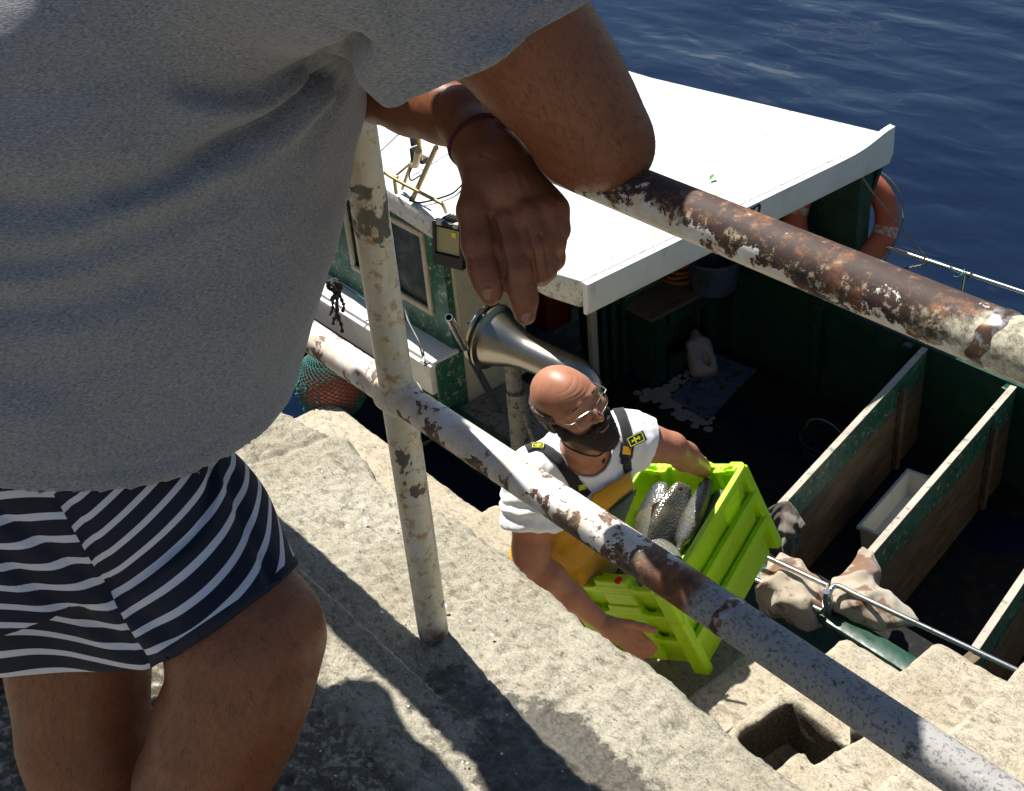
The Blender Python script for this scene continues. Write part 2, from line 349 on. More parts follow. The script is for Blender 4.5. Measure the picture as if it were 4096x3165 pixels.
def paint_rail(name,mode):
    m=MT(name,rough=.42,spec=.45)
    white=(.74,.73,.72); n=m.noise(10.5,9,.66,dist=.25); n2=m.noise(34,8,.72,v=m.vec(loc=(3,1,2))); x=m.xyz(0); z=m.xyz(2); y=m.xyz(1)
    big=m.noise(4.5,2,.5,v=m.vec(loc=(1,7,3)))
    stain=m.mix(m.ramp(n2,[(.40,0),(.66,.75)]),white,(.62,.40,.16))
    rust=m.mix(m.ramp(n2,[(.38,0),(.62,1)]),(.045,.026,.018),(.24,.085,.030))
    if mode=='top':
        # bare dark iron on the crown, mottled flakes on the side, dirty cream paint beneath
        n=m.noise(20,10,.72,dist=.3); zz=m.math('MULTIPLY',m.math('ADD',z,-1.054),5.2); yy=m.math('MULTIPLY',m.math('ADD',y,-.898),2.0)
        f=m.math('ADD',m.math('ADD',n,zz),yy); f=m.math('ADD',f,m.math('MULTIPLY',m.math('ADD',big,-.5),.55))
        mask=m.ramp(f,[(.445,0),(.455,1)]); mot=m.noise(75,9,.8,v=m.vec(loc=(8,3,5)))
        iron=m.ramp(n2,[(.36,(.030,.018,.014)),(.52,(.055,.032,.025)),(.66,(.17,.065,.026))])
        iron=m.mix(m.ramp(mot,[(.53,0),(.58,.85)]),iron,(.50,.40,.27))
        crown=m.ramp(m.math('MULTIPLY',m.math('ADD',z,-1.052),30.),[(.38,0),(.55,1)]); iron=m.mix(crown,iron,m.mix(m.ramp(n2,[(.50,0),(.60,.8)]),m.ramp(mot,[(.3,(.040,.026,.023)),(.58,(.060,.036,.029)),(.64,(.12,.07,.045)),(.67,(.42,.36,.29))]),m.ramp(mot,[(.4,(.16,.062,.030)),(.55,(.26,.12,.05)),(.62,(.5,.42,.32))])))
        stain=m.mix(m.ramp(m.math('MULTIPLY',m.math('ADD',z,-1.05),-34.),[(.1,0),(.75,.8)]),stain,(.52,.47,.32))
        c=m.mix(mask,stain,iron); endp=m.ramp(m.math('ADD',m.math('ADD',x,1.0),m.math('MULTIPLY',m.math('ADD',n,-.5),.3)),[(.47,0),(.50,1)]); c=m.mix(endp,c,m.mix(m.ramp(mot,[(.45,0),(.60,1)]),(.52,.48,.36),(.16,.14,.09))); m.set('Specular IOR Level',.3)
    elif mode=='mid':
        # below the joint at right end: speckled grey galvanised paint
        n=m.noise(17,10,.72,dist=.3); f=m.math('ADD',n,m.math('MULTIPLY',m.math('ADD',big,-.5),.42)); zz=m.math('MULTIPLY',m.math('ADD',z,-.523),-1.6); f=m.math('ADD',f,zz)
        mask=m.ramp(f,[(.462,0),(.474,1)]); mot=m.noise(90,9,.8)
        c=m.mix(mask,stain,m.mix(m.ramp(mot,[(.5,0),(.6,.8)]),m.mix(m.ramp(n2,[(.44,0),(.5,1)]),rust,(.12,.085,.065)),(.36,.20,.10)))
        near=m.ramp(m.math('ADD',m.math('ADD',x,1.80),m.math('MULTIPLY',n,.10)),[(.93,0),(.97,1)])
        c=m.mix(near,c,rust)
        grey=m.ramp(m.noise(170,5,.72),[(.40,(.13,.13,.133)),(.48,(.31,.30,.285))]); grey=m.mix(m.ramp(m.noise(40,4,.6),[(.64,0),(.67,1)]),grey,(.085,.085,.09))
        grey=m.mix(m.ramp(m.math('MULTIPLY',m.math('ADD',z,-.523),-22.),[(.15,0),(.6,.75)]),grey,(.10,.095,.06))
        g=m.ramp(m.math('ADD',m.math('ADD',x,1.80),m.math('MULTIPLY',m.math('ADD',n2,-.5),.06)),[(.995,0),(1.0,1)])
        g=m.ramp(m.math('ADD',m.math('ADD',x,1.0),m.math('MULTIPLY',m.math('ADD',n2,-.5),.05)),[(.155,0),(.17,1)])
        c=m.mix(g,c,grey)
    else:
        f=m.math('ADD',n,m.math('MULTIPLY',m.math('ADD',big,-.5),.2))
        sp=m.noise(46,7,.75,v=m.vec(loc=(2,2,9)))
        c=m.mix(m.ramp(f,[(.60,0),(.615,1)]),m.mix(m.ramp(sp,[(.53,0),(.63,.85)]),m.mix(m.ramp(n2,[(.30,.15),(.60,.9)]),white,(.72,.62,.38)),(.42,.20,.06)),(.13,.12,.085))
        c=m.mix(m.ramp(m.math('ADD',m.math('MULTIPLY',z,-9.),m.math('MULTIPLY',n,1.4)),[(.15,0),(.5,.95)]),c,(.05,.035,.022))
        dirt=m.noise(16,5,.6,v=m.vec((1,1,.35),loc=(4,4,4))); c=m.mix(m.ramp(dirt,[(.52,0),(.7,.45)]),c,(.42,.36,.22))
        mask=m.ramp(f,[(.60,0),(.615,1)])
    m.set('Base Color',c); m.set('Roughness',m.mix(mask,.38,.7)); m.bump(mask,.35,-.0015); m.bump(n2,.25,.0012)
    return m
M_top=paint_rail('flaking white paint on rusty top rail','top'); M_mid=paint_rail('flaking white paint on rusty mid rail','mid'); M_post=paint_rail('rust stained white post paint','post')
M_ring=MT('bare steel weld',(.42,.43,.44),.35,.6); M_ring.set('Base Color',M_ring.mix(M_ring.ramp(M_ring.noise(60,4,.6),[(.45,0),(.55,1)]),(.36,.36,.37),(.12,.07,.045)))
def skin(name,c1,c2,c3,sc=1.0):
    m=MT(name,rough=.43,spec=.35)
    a=m.noise(18*sc,5,.6); b=m.noise(160*sc,3,.6); c=m.mix(m.ramp(a,[(.25,0),(.75,1)]),c1,c2)
    c=m.mix(m.ramp(b,[(.55,0),(.72,.35)]),c,c3); m.set('Base Color',c)
    m.set('Subsurface Weight',.08); m.set('Subsurface Radius',(.012,.004,.002)); m.set('Subsurface Scale',1.0)
    m.bump(m.vor(420*sc),.12,.0008); m.bump(a,.2,.004); return m
M_skin1=skin('tanned hairy skin',(.195,.066,.028),(.25,.092,.042),(.10,.034,.016))
M_skin2=skin('sunburnt skin',(.34,.140,.075),(.44,.20,.118),(.23,.082,.048),1.4)
_b=M_skin2.b.inputs['Base Color'].links[0].from_socket; _n=M_skin2.math('ADD',M_skin2.attr('stubble'),M_skin2.math('MULTIPLY',M_skin2.math('ADD',M_skin2.noise(330,4,.7),-.5),1.1))
M_skin2.set('Base Color',M_skin2.mix(M_skin2.ramp(_n,[(.35,0),(.75,.92)]),_b,(.035,.022,.017)))
M_nail=MT('fingernail',(.26,.125,.085),.35)
M_lip=MT('lips',(.36,.12,.10),.45)
def fabric(name,c,c2=None,rough=.9,sc=600,bs=.25):
    m=MT(name,c,rough,spec=.15); 
    if c2 is not None: m.set('Base Color',m.mix(m.ramp(m.noise(4,4,.6),[(.35,0),(.7,1)]),c,c2))
    m.set('Sheen Weight',.25); m.set('Sheen Roughness',.5); m.bump(m.noise(sc,2,.5),bs,.0008); return m
# heather grey jersey: short dark and light flecks running along the knit
M_shirt=MT('heather grey jersey',rough=.95,spec=.1)
_f=M_shirt.noise(1,2,.6,v=M_shirt.vec((190,240,950))); _g=M_shirt.noise(1,2,.5,v=M_shirt.vec((80,100,420),loc=(3,3,3)))
_c=M_shirt.mix(M_shirt.ramp(_f,[(.38,0),(.60,1)]),(.15,.15,.155),(.335,.332,.338)); _c=M_shirt.mix(M_shirt.ramp(_g,[(.40,0),(.60,.6)]),_c,(.24,.238,.245))
_s=M_shirt.math('ADD',M_shirt.vor(9,v=M_shirt.vec(loc=(.11,.0,.05))),0)
M_shirt.set('Base Color',_c); M_shirt.set('Sheen Weight',.3); M_shirt.bump(_f,.5,.0012); M_shirt.bump(M_shirt.noise(11,3,.5),.14,.01)
# striped swim shorts: stripe phase is carried by the cloth itself
M_shorts=MT('navy and white striped cloth',rough=.7,spec=.25)
_w=M_shorts.math('MULTIPLY',M_shorts.math('ADD',M_shorts.noise(9,2,.5),-.5),.10); _fr=M_shorts.math('GREATER_THAN',M_shorts.attr('front'),0.)
def _st(a): return M_shorts.ramp(M_shorts.math('FRACT',M_shorts.math('ADD',M_shorts.attr(a),_w)),[(.0,0),(.016,1),(.31,1),(.326,0)])
_c=M_shorts.mix(M_shorts.mix(_fr,_st('back_phase'),_st('front_phase')),(.013,.016,.030),(.60,.60,.66))
_hm=M_shorts.mix(M_shorts.math('GREATER_THAN',M_shorts.attr('hem'),-.50),0.,_fr); _c=M_shorts.mix(_hm,_c,(.013,.016,.030)); M_shorts.set('Base Color',_c)
M_shorts.bump(M_shorts.noise(900,2,.5),.12,.0006); M_shorts.bump(M_shorts.noise(22,4,.5),.35,.006)
M_hair=MT('dark body hair',(.035,.022,.015),.6); M_hairg=MT('cropped dark hair',(.045,.032,.026),.8); M_hairg.set('Base Color',M_hairg.mix(M_hairg.ramp(M_hairg.noise(180,3,.6),[(.5,0),(.62,.8)]),(.03,.02,.016),(.20,.15,.12))); M_hairg.bump(M_hairg.noise(260,3,.7,v=M_hairg.vec((1,1,.4))),.9,.004)
M_beard=MT('dark beard',(.022,.014,.011),.85); M_beard.set('Base Color',M_beard.mix(M_beard.ramp(M_beard.noise(240,3,.7),[(.5,0),(.66,.7)]),(.018,.012,.010),(.11,.075,.055))); M_beard.bump(M_beard.noise(300,3,.7),1.0,.004)
M_band=fabric('dark red woven band',(.085,.010,.018),bs=.5)
M_white=fabric('white cotton jersey',(.80,.81,.84),bs=.15); M_white.bump(M_white.noise(16,3,.5),.25,.008)
M_yel=fabric('oiled yellow bib cloth',(.62,.33,.012),(.50,.24,.01),rough=.55,sc=300); M_dkgreen=fabric('dark green cloth pocket',(.018,.05,.035),rough=.6)
M_strap=fabric('black elastic webbing',(.018,.019,.021),rough=.8,sc=900,bs=.5); M_logo=MT('yellow badge print',(.62,.66,.02),.6)
M_buckle=MT('black plastic buckle',(.015,.015,.016),.35)
M_cord=MT('black cord',(.015,.013,.012),.7)
M_wire=MT('thin steel spectacle frame',(.32,.31,.29),.3,.9)
M_glass=MT('clear lens',(1,1,1),.02); M_glass.set('Transmission Weight',1.0); M_glass.set('IOR',1.08); M_glass.set('Specular IOR Level',.6)
def plastic(name,c,c2,rough=.38,dirt=True,trans=0.0):
    m=MT(name,rough=rough,spec=.5); b=m.mix(m.ramp(m.noise(5,4,.6),[(.35,0),(.7,1)]),c,c2)
    if dirt:
        d=m.noise(30,7,.75,dist=1.5); b=m.mix(m.ramp(d,[(.655,0),(.69,.9)]),b,(.045,.04,.012)); e=m.noise(9,6,.7,v=m.vec(loc=(2,5,1))); b=m.mix(m.ramp(e,[(.55,0),(.75,.3)]),b,(.14,.17,.03))
    m.set('Base Color',b); m.set('Roughness',m.ramp(m.noise(40,4,.6),[(.3,rough*.8),(.7,min(1,rough*1.6))]))
    if trans: m.set('Subsurface Weight',trans); m.set('Subsurface Radius',(.02,.03,.004)); m.set('Subsurface Scale',1.0)
    m.bump(m.noise(120,3,.6),.08,.001); return m
M_lime=plastic('lime green plastic',(.44,.72,.006),(.38,.66,.006),trans=.25)
M_red=MT('glossy red plastic',(.60,.010,.012),.15)
M_greybox=plastic('dirty white plastic',(.46,.46,.44),(.38,.38,.36)); M_jug=plastic('translucent plastic jug',(.42,.36,.36),(.36,.30,.31),dirt=False)
M_bucket=plastic('slate blue plastic',(.060,.085,.14),(.05,.07,.12),dirt=False)
M_black=plastic('black plastic',(.02,.021,.022),(.015,.015,.016),dirt=False)
def gloss_paint(name,c,c2,chip=(.5,.46,.38),amt=.66,rough=.35):
    m=MT(name,rough=rough,spec=.5); b=m.mix(m.ramp(m.noise(6,6,.65),[(.35,0),(.7,1)]),c,c2)
    d=m.noise(38,8,.74,dist=.4); b=m.mix(m.ramp(d,[(amt,0),(amt+.02,1)]),b,chip)
    e=m.noise(9,7,.7,v=m.vec((1,1,.5),loc=(1,4,2))); b=m.mix(m.ramp(e,[(.56,0),(.74,.5)]),b,(.10,.075,.04))
    m.set('Base Color',b); m.set('Roughness',m.ramp(m.noise(15,4,.6),[(.3,rough*.7),(.7,min(1,rough*1.9))])); m.bump(d,.35,.003); m.bump(m.noise(7,5,.6),.3,.012); return m
M_green=gloss_paint('dark green boat paint',(.007,.040,.025),(.011,.060,.036),(.13,.15,.12),.66)
M_green2=gloss_paint('scuffed green boat paint',(.012,.085,.05),(.03,.14,.09),(.38,.36,.30),.58)
M_boatwhite=gloss_paint('white boat paint',(.74,.75,.75),(.66,.67,.66),(.34,.24,.12),.70,.45)
M_cream=gloss_paint('stained cream paint',(.55,.50,.38),(.42,.38,.27),(.16,.10,.05),.63,.6)
M_roof=MT('white fibreglass roof',rough=.6,spec=.35); _c=M_roof.mix(M_roof.ramp(M_roof.noise(26,9,.75),[(.54,0),(.60,.8)]),(.62,.63,.63),(.30,.30,.23)); _c=M_roof.mix(M_roof.ramp(M_roof.noise(75,6,.8,v=M_roof.vec(loc=(3,1,1))),[(.57,0),(.60,.9)]),_c,(.20,.20,.15)); _c=M_roof.mix(M_roof.ramp(M_roof.noise(3,5,.6),[(.62,0),(.72,.5)]),_c,(.66,.55,.26)); M_roof.set('Base Color',_c); M_roof.bump(M_roof.noise(120,3,.6),.6,.004); M_roof.bump(M_roof.noise(9,4,.6),.4,.01)
def wood(name,c,c2,sc=(3,40,40)):
    m=MT(name,rough=.7,spec=.3); n=m.noise(1,6,.65,v=m.vec(sc)); b=m.mix(m.ramp(n,[(.35,0),(.65,1)]),c,c2); b=m.mix(m.ramp(m.noise(26,7,.75),[(.56,0),(.63,.8)]),b,(.05,.11,.07)); m.set('Base Color',b); m.bump(n,.5,.003); return m
M_board=wood('worn brown board',(.085,.055,.035),(.17,.12,.08),(30,4,30)); M_boardtop=wood('sun bleached board edge',(.34,.30,.25),(.50,.44,.36),(30,4,30))
M_sole=MT('wet black deck',(.012,.012,.011),.75,spec=.2); M_sole.set('Base Color',M_sole.mix(M_sole.ramp(M_sole.noise(20,7,.7),[(.5,0),(.68,.8)]),(.008,.008,.008),(.035,.030,.020))); M_sole.bump(M_sole.noise(1,3,.6,v=M_sole.vec((8,90,8))),.8,.01)
M_deckgrey=gloss_paint('worn grey deck',(.20,.20,.20),(.14,.14,.13),(.05,.04,.035),.55,.6)
M_steel=MT('brushed stainless steel',(.55,.53,.48),.30,1.0); M_steel.bump(M_steel.noise(1,3,.5,v=M_steel.vec((120,6,120))),.08,.001); M_steel.set('Base Color',M_steel.mix(M_steel.ramp(M_steel.noise(14,5,.6),[(.56,0),(.72,.7)]),(.33,.32,.285),(.17,.13,.09)))
M_rail=MT('bright stainless tube',(.68,.67,.64),.24,1.0); M_rail.set('Base Color',M_rail.mix(M_rail.ramp(M_rail.noise(30,5,.6),[(.58,0),(.7,.8)]),(.7,.69,.66),(.30,.22,.14)))
M_rusty=MT('rusted iron',(.12,.05,.02),.85); M_rusty.set('Base Color',M_rusty.mix(M_rusty.ramp(M_rusty.noise(40,6,.7),[(.4,0),(.65,1)]),(.06,.03,.02),(.30,.13,.04))); M_rusty.bump(M_rusty.noise(60,5,.7),.8,.01)
M_orange=plastic('faded orange plastic',(.40,.075,.032),(.47,.13,.06),.55); M_orange2=MT('bright orange buoy',(.60,.055,.012),.4)
M_reflect=MT('worn reflective tape',rough=.5); M_reflect.set('Base Color',M_reflect.mix(M_reflect.ramp(M_reflect.noise(50,6,.7),[(.42,0),(.5,1)]),(.50,.09,.035),(.40,.38,.33)))
M_net=MT('teal twine',(.03,.14,.13),.8); M_rope=MT('grey green rope',(.20,.20,.15),.85); M_rope.bump(M_rope.noise(150,3,.6),.8,.004); M_darkrope=MT('wet black rope',(.02,.02,.017),.8); M_darkrope.bump(M_darkrope.noise(110,3,.6),.9,.006)
M_dummy=None; M_orope=MT('orange rope',(.26,.10,.03),.85); M_bluemat=MT('dark blue mat',(.035,.050,.085),.8); M_bluemat.set('Base Color',M_bluemat.mix(M_bluemat.ramp(M_bluemat.noise(22,7,.7),[(.52,0),(.6,.9)]),(.07,.10,.17),(.020,.022,.026)))
M_flake=MT('flaked white paint',(.26,.25,.23),.7)
M_pane=MT('dark salt hazed glass',(.045,.055,.05),.12,spec=.8); M_pane.set('Base Color',M_pane.mix(M_pane.ramp(M_pane.noise(8,5,.6),[(.4,0),(.7,.5)]),(.04,.05,.047),(.16,.18,.16)))
M_lens=MT('pebbled lamp glass',(.36,.34,.20),.3,.4); M_lens.bump(M_lens.vor(260),.6,.002); M_led=MT('yellow lamp chip',(.75,.72,.03),.4)
M_brass=MT('tarnished brass tube',(.36,.27,.12),.4,.8)
M_leaf=MT('green leaf',(.12,.26,.05),.6)
M_ink=MT('black lettering',(.012,.012,.014),.5)
def towel(name,a,b,c):
    m=MT(name,rough=1,spec=.05); n=m.noise(5,4,.55); n2=m.noise(9,4,.6,v=m.vec(loc=(3,2,1)))
    q=m.mix(m.ramp(n,[(.44,0),(.52,1)]),a,b); q=m.mix(m.ramp(n2,[(.50,0),(.55,1)]),q,c); m.set('Base Color',q); m.set('Sheen Weight',.4); m.bump(m.noise(420,3,.6),.9,.004); m.bump(m.noise(40,3,.6),.4,.006); return m
M_towel=towel('stained beige towelling',(.46,.40,.31),(.40,.34,.25),(.22,.12,.07)); M_towel2=towel('dark spotted towelling',(.10,.085,.07),(.055,.045,.038),(.15,.13,.11))
M_fish=MT('wet fish skin',rough=.22,spec=.7); _s=M_fish.attr('side'); _c=M_fish.mix(M_fish.ramp(_s,[(.15,0),(.7,1)]),(.13,.14,.135),(.030,.034,.028)); _c=M_fish.mix(M_fish.ramp(M_fish.noise(14,4,.6),[(.45,0),(.65,.5)]),_c,(.20,.17,.09)); _c=M_fish.mix(M_fish.ramp(M_fish.vor(150,v=M_fish.vec((1,1,1)),feature='DISTANCE_TO_EDGE'),[(0,.6),(.12,0)]),_c,(.03,.03,.03)); M_fish.set('Base Color',_c); M_fish.bump(M_fish.vor(150),.5,.003)
M_fin=MT('dark fish fin',(.10,.055,.03),.35)
M_water=MT('harbour water',(.004,.010,.028),.02,spec=.5); M_water.set('IOR',1.333)
M_chip=MT('white paint chip',(.7,.7,.68),.8)
# ---------------------------------------------------------------- water
def water():
    xs=np.concatenate([-np.geomspace(300,9,26),np.arange(-8.9,1.0,.05),np.geomspace(1.1,300,26)])
    ys=np.concatenate([-np.geomspace(60,1,6),np.arange(1.0,16,.055),np.geomspace(16.2,900,50)])
    X,Y=np.meshgrid(xs,ys,indexing='ij'); n=len(xs);m=len(ys)
    P=np.stack([X,Y,0*X],-1).reshape(-1,3)
    fade=np.clip(1.4-np.abs(P[:,1]-9)/40,0,1)
    z=fbm(P*np.array([.5,1.1,1]),.8,2,.4)*.085+fbm(P*np.array([.7,1.4,1])+7,2.3,2,.45)*.026
    P[:,2]=-2.5+z*fade
    I=np.arange(n*m).reshape(n,m); Q=np.stack([I[:-1,:-1],I[1:,:-1],I[1:,1:],I[:-1,1:]],-1).reshape(-1,4)
    M_water.bump(M_water.noise(3.2,1,.45,v=M_water.vec((.75,1.25,1)),dist=.8),.17,.06)
    o=npmesh('water',P,Q,M_water); tag(o,kind='structure')
water()
# ---------------------------------------------------------------- quay top, its edge and wall (one worn sheet)
def quay():
    xs=np.concatenate([-np.geomspace(60,3.3,26),np.arange(-3.25,.25,.0065),np.geomspace(.3,40,20)])
    r=.035; top=np.concatenate([-np.geomspace(60,.7,22),np.arange(-.66,1.12-r,.0065)]); A=np.linspace(0,math.pi/2,7)[1:]; dn=np.concatenate([np.arange(.01,.30,.02),np.linspace(.34,3.2,14)])
    py=np.concatenate([top,(1.12-r)+r*np.sin(A),np.full(len(dn),1.12)]); pz=np.concatenate([0*top,-r+r*np.cos(A),-r-dn]); ny=np.concatenate([0*top,np.sin(A),np.ones(len(dn))])
    X,J=np.meshgrid(xs,np.arange(len(py)),indexing='ij'); P=np.stack([X,py[J],pz[J]],-1).reshape(-1,3); NY=ny[J].ravel()
    d=fbm(P*np.array([1,1.4,1.6]),5,5,.55)*.012+np.abs(fbm(P,34,5,.66))*-.009+fbm(P,95,2,.6)*.0042
    # coarser, pebbly concrete away from the kerb stone
    far=np.clip((.62-P[:,1])/.12,0,1)*(NY<.1); d-=far*np.clip(-.08+np.abs(fbm(P+5,30,3,.6)),0,1)*.03; d-=.012*np.exp(-((P[:,1]-.64)/.014)**2)*(NY<.1)*.6
    # joint between two kerb stones
    xj=-2.17+.25*(P[:,1]-1.1); d-=.010*np.exp(-((P[:,0]-xj)/.010)**2)*(P[:,1]>.62); d-=np.where((P[:,0]<xj),.003,0)*(P[:,1]>.62)
    edge=fbm(np.stack([P[:,0],0*P[:,0],0*P[:,0]],1),4.2,4,.6)*.05+np.where(P[:,0]<-2.17,-.018,0)
    P[:,1]+=np.clip((P[:,1]-.95)/.17,0,1)*edge+d*NY; P[:,2]+=d*(1-NY)
    I=np.arange(len(P)).reshape(X.shape); Q=np.stack([I[:-1,:-1],I[1:,:-1],I[1:,1:],I[:-1,1:]],-1).reshape(-1,4)
    o=npmesh('quay',P,Q,M_quay); tag(o,kind='structure')
quay()
# ---------------------------------------------------------------- stone steps down to the water
def steps():
    S=SDF((-5.2,1.0,-2.75),(.15,2.95,.02),.0155)
    k=0; x1=.6; zt=-.10
    rs=random.Random(4)
    edges=[-.02,-.28,-.55,-.82,-1.10,-1.38,-1.655,-1.92,-2.2,-2.47,-2.74,-3.0]
    for i,x0 in enumerate(edges):
        z=-.10-.17*(i); right=1.2 if i==0 else edges[i-1]+.06
        yo=[2.40,2.38,2.40,2.39,2.37,2.41,2.38,2.40,2.40,2.42,2.45,2.5][i]
        S.rbox(((x0+right)/2,(yo+.6)/2,z-1.2),((right-x0)/2,(yo-.6)/2,1.2),.032,k=.004)
    S.rbox((-4.3,1.75,-3.14),(1.5,.97,1.0),.05,k=.004)
    S.rbox((-3.52,1.75,-3.04),(.30,.98,1.0),.04,k=.004)
    # missing block in the sixth step
    q=[W(1664,1482,z=-1.1),W(1838,1552,z=-1.0),W(1748,1676,z=-1.0),W(1596,1572,z=-1.1)]
    c=sum(q)/4; u=(q[1]+q[2]-q[0]-q[3])/2; v=(q[0]+q[1]-q[2]-q[3])/2
    a=np.array([u[0],u[1],0]); a/=np.linalg.norm(a); b=np.array([-a[1],a[0],0])
    S.rbox((c[0],c[1],-1.02),(np.linalg.norm(u)/2,np.linalg.norm(v)/2*1.0,.36),.008,(a,b,(0,0,1)),k=.004,mode='sub')
    cc=np.array([c[0],c[1],-1.39]); S.rbox(cc+a*.0+b*(np.linalg.norm(v)/2-.05),(.17,.055,.05),.015,(a,b,(0,0,1)),k=.01)
    for q_ in (-.07,.05): S.rbox(cc+a*q_+b*.0,(.035,.008,.08),.004,(a,b,(0,0,1)),k=.002,mode='sub')
    V,Q=S.surf(); N=vnormals(V,Q); V=relax(V,Q,1,.4)
    V=V+N*(fbm(V,3.3,3,.5)*.018+fbm(V,30,3,.6)*.006)[:,None]
    V[:,2]-=.010*np.exp(-((V[:,1]-1.93-.05*np.sin(V[:,0]*3))/.012)**2)*(V[:,0]<-3)
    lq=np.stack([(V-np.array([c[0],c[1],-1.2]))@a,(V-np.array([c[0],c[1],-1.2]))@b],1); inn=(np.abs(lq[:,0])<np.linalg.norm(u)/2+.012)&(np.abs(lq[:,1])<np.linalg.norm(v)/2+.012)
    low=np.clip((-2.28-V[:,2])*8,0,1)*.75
    top=np.where(inn,np.interp(V[:,0],[c[0]-.2,c[0]+.2],[-1.14,-.99]),9); damp_pit_shade=np.maximum(np.clip((top-V[:,2])*60*(top<5),0,1),low); damp_pit_shade=np.where((top<5)&(V[:,2]<-1.30),.35,damp_pit_shade)  # pit walls painted dark as shade, floor less so; low stone is damp
    o=npmesh('stone_steps',V,Q,M_step,attrs={'damp_pit_shade':damp_pit_shade}); tag(o,kind='structure')
steps()
# ---------------------------------------------------------------- the railing
YR=.898; ZT=1.051; ZM=.523; XP=-1.497; RR=.027
def railing():
    e=empty('railing',(XP,YR,0)); tag(e,'rusty white tubular handrail with flaking paint along the quay edge','railing')
    def wob(P,amp): return P
    m=MB(); m.tube([(x,YR,ZT) for x in np.arange(-4.2,1.6,.1)],RR,40); m.build('top_rail',M_top,e,True)
    m=MB(); m.tube([(x,YR,ZM) for x in np.arange(-4.2,1.6,.1)],RR*1.0,40); m.build('mid_rail',M_mid,e,True)
    for x in (XP,XP-2.4,XP+2.6):
        m=MB(); m.tube([(x,YR,-.03),(x,YR,.006)],.019,28); m.tube([(x,YR,z) for z in np.arange(.006,1.04,.03)]+[(x,YR,1.04)],.0275,36)
        # weld fillets round the mid rail
        m.tube([(x-.034,YR,ZM),(x-.02,YR,ZM),(x+.02,YR,ZM),(x+.034,YR,ZM)],[RR+.0004,.034,.034,RR+.0004],30)
        m.build('post',M_post,e,True)
    def ring(x,z):
        m=MB(); P=[]; n=40
        m.lathe((x-.011,YR,z),(x+1,YR,z),[(.002,RR+.0003),(.005,RR+.0010),(.010,RR+.0013),(.015,RR+.0010),(.018,RR+.0003)],40)
        V=[(vx+.006*math.sin(1*math.atan2(vz-z,vy-YR))+.0018*math.sin(7*math.atan2(vz-z,vy-YR)),vy,vz) for vx,vy,vz in m.V]; m.V=V
        o=m.build('weld_ring',M_ring,e,True); return o
    ring(W(2128,692,Y=YR)[0],ZT); ring(W(1556,1283,Y=YR)[0],ZM)
railing()
